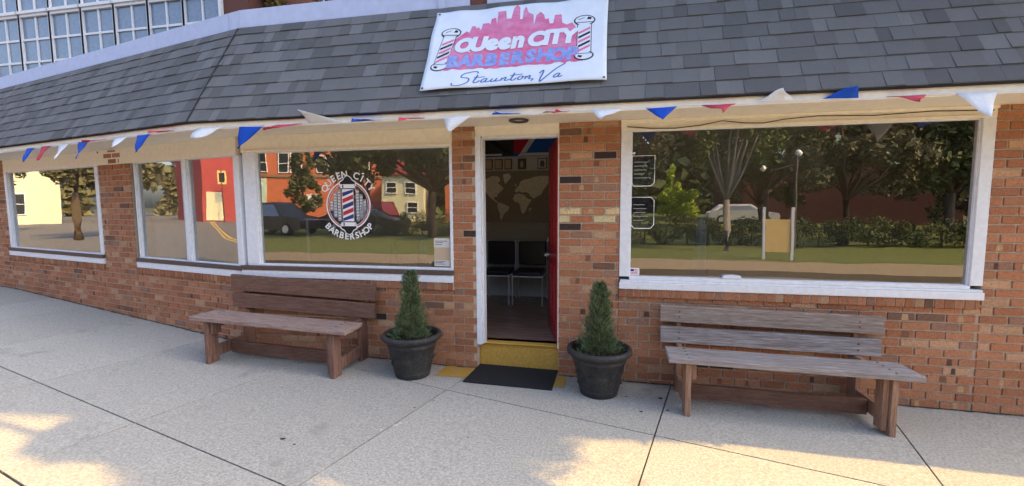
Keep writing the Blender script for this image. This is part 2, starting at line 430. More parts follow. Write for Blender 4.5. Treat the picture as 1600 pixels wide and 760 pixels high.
# mansard of individual laminated shingles
PT = R(60); RL = 1.235; EX = .1425
def FR(F, side):
    def g(a, v, h):   # v up the slope, h off the slope
        d = FO+.02-v*math.cos(PT)+h*math.sin(PT); z = 2.423+v*math.sin(PT)+h*math.cos(PT)
        return F(a, d, z)
    return g
sh = MB(); un = MB()
def shingles(F, lo, hi, hip_side):
    G = FR(F, 0)
    def lim(v):
        d = FO+.02-v*math.cos(PT)
        return (-3.44-d*math.tan(BE/2)) if hip_side < 0 else d*math.tan(BE/2)
    r = 0; v = -.012
    while v < RL:
        v1 = min(v+EX+.02, RL+.01)
        l0, l1 = lim(v), lim(v1)
        a = lo if hip_side > 0 else l0-.3
        end = hi if hip_side < 0 else l0
        a -= rnd.uniform(0, .2)
        thick = False
        while a < end:
            w = rnd.choice((.09, .12, .15, .17, .2, .24))*rnd.uniform(.9, 1.1); b = a+w
            A, B = a, b-.0015; At, Bt = a, b-.0015
            if hip_side < 0: A = max(A, l0+.004); At = max(At, l1+.004)
            else: B = min(B, l0-.004); Bt = min(Bt, l1-.004)
            if B-A > .004:
                Bt = max(Bt, At+.001)
                th = .0115 if thick else .0065
                q = rnd.choice((.78, .9, .97, 1.0, 1.04, 1.10))*rnd.uniform(.95, 1.05)*(.95 if thick else 1.04)
                c = rnd.choice(((.150, .158, .172), (.143, .150, .160), (.160, .167, .178), (.155, .161, .170)))
                c = tuple(x*q for x in c)
                dv = rnd.uniform(-.003, .003)
                P = [G(A, v+dv, 0), G(B, v+dv, 0), G(Bt, v1, 0), G(At, v1, 0), G(A, v+dv, th+.004), G(B, v+dv, th+.004), G(Bt, v1, .0035), G(At, v1, .0035)]
                sh.add(P, [(4, 5, 6, 7), (0, 1, 5, 4), (1, 2, 6, 5), (3, 0, 4, 7)], c)
            a = b; thick = (not thick) if rnd.random() < .8 else thick
        v += EX; r += 1
    a0, a1 = (lim(0), hi) if hip_side < 0 else (lo, lim(0)); b0, b1 = (lim(RL), hi) if hip_side < 0 else (lo, lim(RL))
    un.add([G(a0, -.02, -.001), G(a1, -.02, -.001), G(b1, RL, -.001), G(b0, RL, -.001), G(a0, -.02, -.018), G(a1, -.02, -.018), G(b1, RL, -.018), G(b0, RL, -.018)],
           [(0, 1, 2, 3), (4, 7, 6, 5), (0, 4, 5, 1), (1, 5, 6, 2), (2, 6, 7, 3), (3, 7, 4, 0)])
shingles(FM, 0, 6.5, -1); shingles(FC, -9.5, 0, 1)
roof = sh.build('mansard_roof', 'shingle', shop)
un.build('roof_deck', 'shingle_under', roof)
hp = MB(); Gm = FR(FM, 0); hpts = []
for i in range(12):
    v = -.01+RL*i/11; d = FO+.02-v*math.cos(PT); hpts.append(Gm(-3.44-d*math.tan(BE/2), v, .011))
hp.tube(hpts, .0085, 6); hp.build('hip_edge', 'shingle_under', roof)
# metal coping on top
cp = MB()
dT = FO+.02-RL*math.cos(PT)
def cop(F, a0, a1, z0=3.483, z1=3.69, d0=-.02, d1=None):
    cp.box(a0, a1, d0-.16, (dT-.015) if d1 is None else d1, z0, z1, None, F)
hx = -3.44-dT*math.tan(BE/2)
cop(FM, hx, -1.165); cop(FM, -1.160, -.872); cop(FM, -.70, 6.5); cop(FC, -9.5, -4.1); cop(FC, -4.095, -.2); cop(FC, -.195, dT*math.tan(BE/2))
cp.box(-1.185, -1.115, -.1, dT+.0, 3.483, 3.70, None, FM)
cp.build('coping', 'pale_coping', shop, .004)
mb = MB(); mb.box(-.868, -.705, -.2, dT-.03, 3.4, 3.75, None, FM); mb.build('chimney_stub', 'back_brick', shop)
mb = MB(); mb.add([FM(6.5, -.12, 3.6), FM(6.5, -6, 3.6), FM(-9, -6, 3.6), FC(-9.5, -.12, 3.6), FM(-3.44, -.12, 3.6)], [(0, 1, 2, 3, 4)]); mb.build('flat_roof', 'shingle_under', shop)

# windows
def window(F, a0, a1, zg0, zg1, lf, rf, nm='window', fm='trim_skylit', bot=.0, glass_d=-.03, top=.03):
    """glass a0..a1, frame widths lf / rf"""
    f = MB()
    f.box(a0-lf, a0, -.07, .012, zg0-bot, zg1+.0, None, F)
    f.box(a0, a0+.012, -.06, -.008, zg0, zg1, None, F)
    f.box(a1, a1+rf, -.07, .012, zg0-bot, zg1+.0, None, F)
    f.box(a1-.008, a1, -.06, -.008, zg0, zg1, None, F)
    f.box(a0+.012, a1-.008, -.07, -.012, zg0-.02, zg0+.004, None, F)
    f.box(a0+.012, a1-.008, -.07, -.016, zg1-.010, zg1+.012, None, F)
    w = f.build(nm, fm, shop, .003)
    g = MB(); g.add([F(a0, glass_d, zg0), F(a1, glass_d, zg0), F(a1, glass_d, zg1), F(a0, glass_d, zg1)], [(0, 1, 2, 3)])
    g.build('pane', 'glass', w)
    return w
wl = window(FM, -3.235, -1.062, .985, 2.178, .15, .030, top=0)
wr = window(FM, .640, 3.255, .955, 2.260, .088, .085)
wc = window(FC, -.93, -.085, .962, 2.155, .09, .085)
window(FC, -1.99, -1.02, .962, 2.155, .02, .02)
window(FC, -5.65, -2.96, .962, 2.155, .09, .09)
# left window sills: brown cap over white board, running round the bend
s_ = MB(); s_.box(-3.46, -1.028, -.02, .045, .922, .966, None, FM); s_.box(-2.05, .004, -.02, .043, .908, .952, None, FC); s_.box(-5.74, -2.86, -.02, .043, .908, .952, None, FC)
s_.build('sill_cap', 'brown_sill', shop, .003)
s_ = MB(); s_.box(-3.45, -1.034, -.02, .036, .847, .921, None, FM); s_.box(-2.05, .0, -.02, .034, .833, .907, None, FC); s_.box(-5.74, -2.86, -.02, .034, .833, .907, None, FC)
s_.box(-3.385, -1.034, -.07, .010, .966, .985, None, FM); s_.box(-2.04, .0, -.07, .010, .952, .962, None, FC); s_.box(-5.74, -2.9, -.07, .010, .952, .962, None, FC)
s_.build('sill_board', 'trim_skylit', shop, .003)
s_ = MB(); s_.box(.552, 3.34, -.03, .040, .844, .905, None, FM); s_.box(.560, 3.335, -.03, .028, .905, .925, None, FM); s_.box(.640, 3.255, -.07, .018, .925, .955, None, FM)
s_.build('sill', 'trim_skylit', shop, .005)

# door frame, step, open door
mb = MB(); mb.box(-.804, -.752, -.13, .006, .235, 2.262, None, FM); mb.box(-.752, -.738, -.13, -.03, .235, 2.262, None, FM)
mb.box(-.752, -.001, -.13, -.03, 2.236, 2.262, None, FM)
mb.build('door_frame', 'trim_skylit', shop, .003)
mb = MB(); mb.box(-.012, -.001, -.20, -.012, .235, 2.236, None, FM); mb.build('door_jamb', 'cream', shop)
mb = MB(); mb.box(-.804, -.001, -.24, -.098, -.05, .222, None, FM); mb.box(-.802, -.002, -.24, -.075, .222, .236, None, FM)
mb.build('step', 'yellow_paint', shop, .006)
door = MB()
ang = R(77)
hx0, hy0 = -.016, .135
def FD(a, d, z):   # a along the leaf from the hinge, d towards its outside face
    dx, dy = -math.cos(ang), math.sin(ang)
    return Vector((hx0+a*dx+d*(-dy), hy0+a*dy+d*(-dx)*-1*-1, z))
def FD(a, d, z):
    dx, dy = -math.cos(ang), math.sin(ang); nx, ny = -dy, -(-dx)*-1
    nx, ny = -math.sin(ang), -math.cos(ang)
    return Vector((hx0+a*dx+d*nx, hy0+a*dy+d*ny, z))
door.box(0, .76, -.02, .02, .25, 2.23, None, FD)
for z0, z1 in ((.42, 1.0), (1.18, 2.08)):
    for a0, a1 in ((.10, .35), (.42, .67)):
        door.box(a0, a1, .02, .026, z0, z1, None, FD); door.box(a0+.03, a1-.03, .026, .032, z0+.03, z1-.03, None, FD)
dr = door.build('door', 'red_door', shop, .003)
h = MB(); h.tube([FD(.70, .02, 1.05), FD(.70, .07, 1.05)], .012); h.tube([FD(.70, .066, 1.05), FD(.60, .066, 1.05)], .010)
h.build('handle', 'metal', dr)
h = MB(); h.tube([FD(.70, .02, 1.22), FD(.70, .035, 1.22)], .027, 16); h.build('deadbolt', 'metal', dr)

# interior shell: floor, walls and ceiling of the shop
INP = [FC(-9.3, -.16, 0), FC(-.02, -.16, 0), FM(6.4, -.16, 0), FM(6.4, -2.36, 0), FM(-9.3, -2.36, 0)]
INP[4] = Vector((-11.9, 2.37, 0))
mb = MB(); mb.add([(p.x, p.y, .236) for p in INP], [(0, 1, 2, 3, 4)]); mb.build('inside_floor', 'int_floor', shop)
mb = MB(); mb.add([(p.x, p.y, 2.6) for p in INP], [(0, 1, 2, 3, 4)]); mb.build('inside_ceiling', 'ceiling', shop)
mb = MB(); mb.box(-12.2, 6.4, 2.36, 2.5, -.2, 3.58); mb.box(6.3, 6.4, .2, 2.36, .236, 2.6)
mb.build('inside_wall', 'int_wall', shop)
mb = MB(); mb.box(-1.62, -.1, 2.345, 2.36, 1.035, 1.33); mb.box(-1.62, -.1, 2.335, 2.36, 1.30, 1.33); mb.box(-1.62, -.1, 2.335, 2.36, 1.035, 1.06); mb.build('wall_panel', 'wainscot', shop)

# ------------------------------------------------------------------ things inside the doorway
def Fi(u, v, h): return (u, 2.36-h, v)
mp = empty('world_map', (-.95, 2.36, 1.7), 'tan world map mural on a dark panel above the two black chairs', 'map')
mb = MB(); mb.box(-1.60, -.25, 2.345, 2.36, 1.34, 2.10); mb.build('backing', 'map_sea', mp)
def land(polys):
    mb = MB()
    for P in polys: mb.prism(P, .016, .022, lambda u, v, h: Fi(-1.44+u*1.02, 1.36+v*.72, h))
    return mb
# u 0..1 left to right, v 0..1 bottom to top
NA = [(.02, .78), (.06, .86), (.14, .88), (.20, .93), (.30, .92), (.33, .84), (.29, .78), (.33, .74), (.38, .68), (.34, .62), (.29, .56), (.27, .50), (.24, .50), (.23, .46), (.27, .42), (.30, .38), (.27, .39), (.21, .45), (.17, .50), (.12, .58), (.10, .66), (.06, .72)]
GL = [(.37, .96), (.46, .98), (.49, .90), (.44, .82), (.40, .76), (.38, .84)]
SA = [(.29, .38), (.34, .38), (.41, .33), (.46, .30), (.44, .22), (.39, .17), (.36, .08), (.34, .02), (.32, .06), (.32, .16), (.29, .26), (.28, .32)]
EU = [(.54, .60), (.58, .59), (.60, .62), (.65, .58), (.68, .60), (.74, .58), (.78, .50), (.82, .46), (.86, .50), (.92, .54), (.95, .62), (.99, .70), (1.04, .80), (1.1, .84), (1.1, .90), (.94, .92), (.82, .90), (.74, .86), (.66, .84), (.62, .80), (.60, .72), (.56, .68)]
AF = [(.54, .55), (.60, .57), (.68, .54), (.73, .46), (.79, .44), (.75, .36), (.72, .28), (.70, .20), (.66, .15), (.63, .22), (.62, .32), (.60, .38), (.54, .40), (.51, .46)]
UK = [(.545, .71), (.565, .72), (.56, .76), (.545, .78)]
MG = [(.75, .20), (.78, .26), (.77, .28), (.75, .25)]
land([NA, GL, SA, EU, AF, UK, MG]).build('land', 'map_land', mp)
pic = None
for i, (x0, x1, c) in enumerate(((-1.34, -1.22, 'poster_tan'), (-1.19, -1.07, 'poster_tan'), (-1.04, -.93, 'poster_tan'), (-.84, -.72, 'poster_dark'), (-.55, -.41, 'poster'))):
    o = empty('picture_frame', (x0, 2.35, 2.12), '', 'picture', 'small pictures above the world map')
    o['label'] = ('small tan picture, leftmost in the row above the map', 'small tan picture, second from left in the row above the map', 'small tan picture, third from left in the row above the map', 'small dark picture above the middle of the map', 'small pale picture above the map, nearest the red door')[i]
    a = MB(); a.box(x0, x1, 2.335, 2.36, 2.125, 2.275); a.build('frame', 'brown_sill', o)
    a = MB(); a.box(x0+.012, x1-.012, 2.331, 2.335, 2.137, 2.263); b = a.build('print', c, o)
    if i >= 3:
        d = MB(); d.prism([(x0+.04, 2.15), (x1-.04, 2.15), (x1-.035, 2.2), (x1-.05, 2.24), (x0+.05, 2.24), (x0+.035, 2.2)], 0, .003, lambda u, v, h: (u, 2.331-h, v)); d.build('figure', 'poster_dark' if i == 4 else 'poster_tan', o)
fl = empty('union_flag', (-1, 2.36, 2.5), 'large red white and blue union flag hung high on the back wall', 'flag')
mb = MB(); mb.box(-1.62, -.15, 2.345, 2.36, 2.31, 2.76); mb.build('field', 'union_blue', fl)
def fp(P, m, nm, h0):
    a = MB(); a.prism(P, .016, h0, Fi); a.build(nm, m, fl)
fp([(-.85, 2.315), (-.15, 2.315), (-.15, 2.355), (-.80, 2.355)], 'union_white', 'white_bar', .018)
fp([(-.90, 2.36), (-.72, 2.36), (-.44, 2.75), (-.66, 2.75)], 'union_white', 'white_diagonal', .020)
fp([(-.90, 2.36), (-.80, 2.36), (-.53, 2.75), (-.90, 2.75)], 'union_red', 'red_diagonal', .022)
fp([(-1.62, 2.32), (-.90, 2.32), (-.90, 2.75), (-1.62, 2.75)], 'int_dark', 'dark_half', .018)  # left half of the flag in one dark tone
fp([(-1.55, 2.74), (-1.45, 2.74), (-.93, 2.36), (-1.03, 2.36)], 'decal_black', 'dark_diagonal', .021)
fp([(-1.5, 2.325), (-1.08, 2.325), (-1.08, 2.352), (-1.5, 2.352)], 'union_white', 'pale_bar', .020)

def make_chair(x):
    t = empty('waiting_chair', (x, 1.95, .236), 'black vinyl waiting chair with chrome frame, nearer the left door jamb', 'chair', 'black waiting chairs inside the door')
    a = MB(); a.box(x-.20, x+.20, 1.72, 2.18, .64, .70); a.build('seat', 'black_vinyl', t, .015)
    a = MB(); a.box(x-.20, x+.20, 2.16, 2.21, .74, 1.08); a.build('backrest', 'black_vinyl', t, .015)
    for sx in (-1, 1):
        a = MB(); a.tube([(x+sx*.205, 1.73, .24), (x+sx*.205, 1.73, .66)], .011); a.build('leg', 'metal', t)
        a = MB(); a.tube([(x+sx*.205, 2.24, .24), (x+sx*.205, 2.19, .66), (x+sx*.205, 2.21, 1.09)], .011); a.build('leg', 'metal', t)
    a = MB(); a.tube([(x-.205, 1.73, .635), (x+.205, 1.73, .635)], .010); a.tube([(x-.205, 1.73, .635), (x-.205, 2.19, .635)], .010); a.tube([(x+.205, 1.73, .635), (x+.205, 2.19, .635)], .010); a.build('seat_frame', 'metal', t)
    return t
ch = make_chair(-1.06)
c2 = copy_tree(ch); c2.location.x += .46; c2['label'] = 'black vinyl waiting chair with chrome frame, nearer the red door'

# ------------------------------------------------------------------ door mat and painted strips
mb = MB()
P = [(-.835, -.385), (-.018, -.385), (-.012, .085), (-.80, .085)]
mb.add([(x, y, gz(x)+.002) for x, y in P]+[(x, y, gz(x)+.014) for x, y in P], [(0, 1, 2, 3), (4, 5, 6, 7), (0, 1, 5, 4), (1, 2, 6, 5), (2, 3, 7, 6), (3, 0, 4, 7)])
tag(mb.build('door_mat', 'rubber', None, .003, origin=(-.42, -.15, 0)), 'black rubber door mat below the yellow step', 'door mat')
mb = MB()
for P in ([(-1.14, -.30), (-.80, -.27), (-.80, .0), (-1.12, -.02)], [(-.03, -.30), (.085, -.29), (.085, -.022), (-.001, -.022), (-.001, .09), (-.80, .09), (-.80, -.2)]):
    mb.add([(x, y, gz(x)+.004) for x, y in P], [tuple(range(len(P)))])
struct(mb.build('painted_ground', 'yellow_ground'))
mb = MB()
for x, y, r in ((-1.72, -1.62, .020), (-1.6, -1.66, .012), (-1.05, -.96, .010), (-.95, -.80, .009), (.62, -.36, .014), (.93, -.55, .014), (.72, -.62, .016), (-.5, -1.3, .008), (-2.3, -.9, .009), (.9, -.33, .02)):
    n = 9; mb.add([(x+r*rnd.uniform(.7, 1.2)*math.cos(6.283*i/n), y+r*rnd.uniform(.5, .9)*math.sin(6.283*i/n), gz(x)+.003) for i in range(n)], [tuple(range(n))])
tag(mb.build('gum_spots', 'gum'), 'small black gum spots trodden into the pavement', 'gum', kind='stuff')
mb = MB()
for i in range(14):
    x = -1.10+rnd.uniform(-.09, .09); y = -1.30+(x+1.10)*1.2+rnd.uniform(-.03, .03); r = rnd.uniform(.008, .02)
    mb.add([(x, y, gz(x)+.003), (x+r, y+r*.4, gz(x)+.005), (x+r*.9, y+r*1.1, gz(x)+.004), (x-r*.2, y+r*.7, gz(x)+.003)], [(0, 1, 2, 3)])
tag(mb.build('litter', 'litter'), 'scraps of pale litter stuck in the pavement joint', 'litter', kind='stuff')

# ------------------------------------------------------------------ benches
def bench(x0, y0, w, label, wm, lm, tm, b1, b2, sag, seat_z, sm):
    """x0 left end of seat, base on ground"""
    t = empty('wooden_bench', (x0+w/2, y0, gz(x0+w/2)), label, 'bench', 'wooden benches against the brick wall')
    g = lambda x: gz(x)
    def slab(x0_, x1_, y0_, y1_, z0, z1, nm, m, cuts=1):
        a = MB(); n = 6
        for j in range(cuts):
            ya, yb = y0_+(y1_-y0_)*j/cuts+.001*(j > 0), y0_+(y1_-y0_)*(j+1)/cuts-.001*(j < cuts-1)
            vs = []
            for i in range(n+1):
                x = x0_+(x1_-x0_)*i/n; q = sag*math.sin(math.pi*i/n)
                for yy, zz in ((ya, z0), (yb, z0), (yb, z1), (ya, z1)): vs.append((x, yy, g(x)+zz-q))
            fs = [(0, 1, 2, 3)[::-1], tuple(n*4+k for k in range(4))]
            for i in range(n):
                for k in range(4): fs.append((i*4+k, i*4+(k+1) % 4, (i+1)*4+(k+1) % 4, (i+1)*4+k))
            a.add(vs, fs)
        return a.build(nm, m, t, .005)
    x1 = x0+w
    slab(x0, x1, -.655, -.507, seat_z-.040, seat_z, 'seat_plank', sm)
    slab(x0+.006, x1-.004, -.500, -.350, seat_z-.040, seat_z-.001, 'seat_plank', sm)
    slab(x0-.01, x1+.01, -.125, -.085, b1[0], b1[1], 'backrest_board', tm)
    slab(x0-.004, x1+.002, -.124, -.084, b2[0], b2[1], 'backrest_board', wm)
    for k, xa in enumerate((x0+.13, x1-.185)):
        s = 1 if k else -1
        a = MB(); a.box(xa, xa+.042, -.625, -.500, g(xa)-.004, g(xa)+seat_z-.041)
        a.box(xa+(.044 if k == 0 else -.042), xa+(.082 if k == 0 else -.002), -.60, -.50, g(xa)+(.29 if k == 0 else .03), g(xa)+seat_z-.041)
        a.build('leg', lm, t, .005)
        a = MB(); a.box(xa, xa+.042, -.155, -.022, g(xa)-.004, g(xa)+seat_z-.041); a.box(xa, xa+.042, -.083, -.022, g(xa)+seat_z-.041, g(xa)+b1[1]-.03)
        a.build('leg', lm, t, .005)
        a = MB(); a.box(xa+.002, xa+.040, -.499, -.156, g(xa)+.05, g(xa)+.16); a.build('side_stretcher', lm, t, .004)
        a = MB(); a.box(xa+.002, xa+.040, -.499, -.156, g(xa)+seat_z-.13, g(xa)+seat_z-.041); a.build('seat_bearer', lm, t, .004)
    for xa in (x0+.151, x1-.164):
        for yy in (-.62, -.54, -.46, -.39):
            a = MB(); a.tube([(xa, yy, g(xa)+seat_z-.004), (xa, yy, g(xa)+seat_z+.0025)], .008, 8); a.build('bolt', 'dark_metal', t)
        for zz in (b1[0]+.05, b1[1]-.05, b2[0]+.045, b2[1]-.045):
            a = MB(); a.tube([(xa, -.128, g(xa)+zz), (xa, -.120, g(xa)+zz)], .007, 8); a.build('bolt', 'dark_metal', t)
    slab(x0+.175, x1-.19, -.355, -.315, .035, .155, 'long_stretcher', 'wood_brown')
    return t
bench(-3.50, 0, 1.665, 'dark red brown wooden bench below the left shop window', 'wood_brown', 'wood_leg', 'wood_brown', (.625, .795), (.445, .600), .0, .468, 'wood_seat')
bench(.915, 0, 1.70, 'weathered grey wooden bench below the right shop window', 'wood_grey', 'wood_tan', 'wood_grey_top', (.615, .760), (.430, .572), .0, .468, 'wood_grey')

# ------------------------------------------------------------------ potted conifers
def potted(x, y, hz, seed, label, glabel):
    r_ = random.Random(seed); z = gz(x)
    t = empty('planter', (x, y, z), glabel, 'planter', 'dark planters beside the door')
    a = MB()
    prof = [(0, 0), (.155, 0), (.162, .006), (.165, .03), (.168, .035), (.172, .05), (.170, .056), (.176, .07), (.200, .20), (.222, .29), (.229, .295), (.231, .312), (.226, .318), (.230, .335), (.235, .345), (.262, .352), (.276, .365), (.280, .385), (.274, .402), (.256, .410), (.240, .404), (.234, .385), (.228, .36), (.215, .28)]
    a.lathe(prof, (x, y, z), 56)
    # moulded relief on the belly
    for k in range(7):
        for s in range(3):
            an = 2*math.pi*(k+.5*s)/7; zz = .12+.05*s; rr_ = .176+(zz-.07)*.17
            pts = [(x+(rr_+.003)*math.cos(an+q*.12), y+(rr_+.003)*math.sin(an+q*.12), z+zz+.022*math.sin(q*1.7)) for q in (-1.5, -1, -.5, 0, .5, 1, 1.5)]
            a.tube(pts, .0055, 5)
    a.build('pot', 'pot', t, smooth=True)
    a = MB(); a.lathe([(.0, .368), (.12, .366), (.222, .352)], (x, y, z), 24); a.build('soil', 'soil', t)
    p = empty('dwarf_conifer', (x, y, z+.36), label, 'conifer', 'small conifers in dark planters')
    a = MB(); a.tube([(x, y, z+.34), (x+.004, y, z+hz)], [.014, .004], 7); a.build('trunk', 'bark', p)
    a = MB(); H = hz-.37
    for i in range(7600):
        v = r_.random()**1.15; ang = r_.uniform(0, 6.283)
        R0 = (.062+.100*(1-v)**2.2)*min(1, (1.02-v)*7)**.5*(1+.20*math.sin(ang*3+v*9+seed)+.17*math.sin(ang*5-v*21+seed)+.13*math.sin(v*47+ang*2))
        rad = R0*(r_.random()**.35)*(r_.uniform(1.05, 1.42) if r_.random() < .16 else 1)
        q = Vector((x+rad*math.cos(ang), y+rad*math.sin(ang), z+.37+v*H))
        d = Vector((math.cos(ang)*r_.uniform(.2, 1), math.sin(ang)*r_.uniform(.2, 1), r_.uniform(.4, 1.4))).normalized()
        L = r_.uniform(.016, .046)*(1-.25*v); sd_ = d.cross(Vector((r_.uniform(-1, 1), r_.uniform(-1, 1), r_.uniform(-1, 1)))).normalized()*r_.uniform(.002, .0045)
        a.add([q-sd_, q+sd_, q+d*L+sd_*.3, q+d*L-sd_*.3], [(0, 1, 2, 3)])
    a.build('foliage', 'needle', p)
potted(-1.352, -.315, .985, 3, 'small cone shaped conifer in the planter by the left bench', 'dark grey round planter pot between the left bench and the door')
potted(.385, -.315, .965, 8, 'small cone shaped conifer in the planter by the right bench', 'dark bronze grey round planter pot right of the door')

# ------------------------------------------------------------------ text helper
def text_tris(body, size, shear=0., offset=0.):
    cu = bpy.data.curves.new('txt', 'FONT'); cu.body = body; cu.size = size; cu.shear = shear; cu.offset = offset
    cu.align_x = 'CENTER'; cu.resolution_u = 4
    ob = bpy.data.objects.new('txt', cu); C.objects.link(ob)
    me = bpy.data.meshes.new_from_object(ob)
    vs = [tuple(v.co) for v in me.vertices]; fs = [tuple(p.vertices) for p in me.polygons]
    bpy.data.objects.remove(ob); bpy.data.meshes.remove(me)
    return vs, fs
def put(mb, vs, fs, X): mb.add([X(v[0], v[1]) for v in vs], fs)

# ------------------------------------------------------------------ the banner
GB = FR(FM, 0)
def rip(u, v):
    return .036+.006*math.sin(u*5.1+v*3)+.005*math.sin(u*17+v*9)*math.exp(-2.5*abs(v-1.1))+.003*math.sin(u*11-v*6)+.003*math.sin(v*9+1)+.010*math.exp(-((u*0.75-v+.95)**2)*0)*0+.006*math.sin((u-v)*14)*math.exp(-3*abs(u))*max(0, v)
def TB(h):
    return lambda u, v: GB(-1.17+u, v, rip(u, v)+h)
ban = empty('banner', (-.37, -.3, 2.9), 'white vinyl banner with a pink city skyline and blue lettering hung on the shingle roof', 'banner')
a = MB(); nu, nv = 40, 26
cor = [(.014, .170), (1.589, .172), (1.596, 1.150), (.002, 1.150)]
def bq(s, t_):
    sagx = .006*math.sin(math.pi*t_)
    u = (1-s)*((1-t_)*cor[0][0]+t_*cor[3][0])+s*((1-t_)*cor[1][0]+t_*cor[2][0])+(sagx if s < .5 else -sagx)*abs(1-2*s)
    v = (1-t_)*((1-s)*cor[0][1]+s*cor[1][1])+t_*((1-s)*cor[3][1]+s*cor[2][1])
    if t_ < .5: v += .010*math.sin(math.pi*s)*(1-2*t_)
    else: v -= .012*math.sin(math.pi*s)*(2*t_-1)
    return u, v
T0 = TB(0)
a.add([T0(*bq(i/nu, j/nv)) for j in range(nv+1) for i in range(nu+1)], [(j*(nu+1)+i, j*(nu+1)+i+1, (j+1)*(nu+1)+i+1, (j+1)*(nu+1)+i) for j in range(nv) for i in range(nu)])
sheet = a.build('sheet', 'vinyl_white', ban, smooth=True)
sol = sheet.modifiers.new('thick', 'SOLIDIFY'); sol.thickness = .0012; sol.offset = -1
sky_p = [(.193, .45), (.192, .556), (.237, .638), (.242, .77), (.293, .821), (.338, .861), (.367, .835), (.38, .924), (.411, .921), (.428, .885), (.442, .906), (.473, .857), (.478, .947), (.537, .945), (.552, .915), (.556, .995), (.598, .997), (.616, .908), (.611, 1.07), (.685, 1.072), (.702, .966), (.742, .961), (.757, 1.105), (.786, 1.143), (.812, 1.101), (.822, .949), (.847, .95), (.847, 1.063), (.867, 1.108), (.891, 1.034), (.942, .993), (.955, .856), (.968, .978), (1.005, 1.019), (1.04, .969), (1.052, .912), (1.083, .919), (1.095, .85), (1.127, .847), (1.136, .957), (1.194, .961), (1.206, .849), (1.244, .823), (1.289, .85), (1.313, .814), (1.339, .736), (1.38, .648), (1.376, .525), (1.395, .433)]
low = [(1.395-.0375*i, .392+rnd.uniform(-.012, .016)) for i in range(33)]
def poly_tris(P, T_, mb):
    bm = bmesh.new(); vs = [bm.verts.new((x, y, 0)) for x, y in P]; f = bm.faces.new(vs)
    bmesh.ops.triangulate(bm, faces=[f])
    for _ in range(3):
        long_e = [e for e in bm.edges if e.calc_length() > .12]
        if not long_e: break
        bmesh.ops.subdivide_edges(bm, edges=long_e, cuts=1); bmesh.ops.triangulate(bm, faces=bm.faces[:])
    bm.verts.index_update()
    mb.add([T_(v.co.x, v.co.y) for v in bm.verts], [tuple(v.index for v in f.verts) for f in bm.faces]); bm.free()
a = MB(); poly_tris(sky_p+low, TB(.0015), a); a.build('skyline_print', 'pink_print', ban)
a = MB()
xs = [(.285, 'Q', 0), (.40, 'U', 0), (.50, 'e', 1), (.605, 'e', 1), (.715, 'n', 1), (.905, 'C', 0), (1.005, 'I', 0), (1.095, 'T', 0), (1.205, 'Y', 0)]
def word(mb, letters, T_, size, off, base, wscale=1.0, shear=.12, dy=None, hs=1.0):
    for i, (x, ch_, lo) in enumerate(letters):
        vs, fs = text_tris(ch_, size*(1.12 if lo else 1), shear, off)
        b = base+(dy[i] if dy else 0)
        put(mb, vs, fs, lambda p, q, x=x, b=b: T_(x+p*wscale, b+q*hs))
Lq = [(.335, 'O', 0), (.470, 'U', 0), (.590, 'e', 1), (.705, 'e', 1), (.825, 'n', 1), (.985, 'C', 0), (1.075, 'I', 0), (1.155, 'T', 0), (1.265, 'Y', 0)]
word(a, Lq, TB(.0062), .222, .015, .602, .90, .12, [0, 0, .004, .006, .004, 0, .004, .006, .008], .98)
a.add([TB(.0062)(.352, .622), TB(.0062)(.376, .598), TB(.0062)(.418, .578), TB(.0062)(.402, .602)], [(0, 1, 2, 3)])
a.build('white_lettering', 'vinyl_white', ban)
Lb = [(.255+.1160*i, c, 0) for i, c in enumerate('BARBERSHOP')]
a = MB(); word(a, Lb, TB(.0032), .178, .024, .425, .95, .10); a.build('lettering_outline', 'pink_line', ban)
a = MB(); word(a, Lb, TB(.0047), .178, .012, .425, .95, .10); a.build('blue_lettering', 'blue_print', ban)
# script line drawn as brush strokes
def stroke(mb, pts, T_, w=.006, ox=0, oy=0, sc=1., sl=.35):
    P = []
    for i in range(len(pts)-1):
        p0 = pts[max(i-1, 0)]; p1 = pts[i]; p2 = pts[i+1]; p3 = pts[min(i+2, len(pts)-1)]
        for k in range(5):
            t = k/5; f = lambda a_, b_, c_, d_: .5*((2*b_)+(-a_+c_)*t+(2*a_-5*b_+4*c_-d_)*t*t+(-a_+3*b_-3*c_+d_)*t**3)
            P.append((f(p0[0], p1[0], p2[0], p3[0]), f(p0[1], p1[1], p2[1], p3[1])))
    P.append(pts[-1]); P = [(ox+sc*(x+sl*y), oy+sc*y) for x, y in P]
    vs = []
    for i, (x, y) in enumerate(P):
        a_, b_ = P[max(i-1, 0)], P[min(i+1, len(P)-1)]; dx, dy = b_[0]-a_[0], b_[1]-a_[1]; l = math.hypot(dx, dy) or 1
        ww = w*(.65+.45*abs(dy/l))
        vs += [T_(x-dy/l*ww, y+dx/l*ww), T_(x+dy/l*ww, y-dx/l*ww)]
    mb.add(vs, [(2*i, 2*i+1, 2*i+3, 2*i+2) for i in range(len(P)-1)])
a = MB(); TS = TB(.002)
X0, Y0 = .30, .235
def st(pts, dx): stroke(a, pts, TS, .0058, X0+dx, Y0)
st([(.15, .10), (.12, .125), (.03, .10), (.02, .06), (.09, .045), (.10, .0), (.04, -.035), (-.02, -.03), (-.03, -.005)], .03)           # S
st([(.0, .03), (.0, .085), (-.005, .02), (.005, -.005), (.03, .0), (.045, .02)], .185); st([(-.02, .055), (.07, .06)], .185)             # t
st([(.045, .035), (.02, .04), (.0, .015), (.012, -.003), (.035, .012), (.042, .036), (.04, .005), (.055, 0), (.085, .012)], .245)         # a
st([(.0, .035), (-.002, .005), (.015, -.002), (.035, .015), (.04, .035), (.038, .005), (.055, .0), (.08, .012)], .335)                    # u
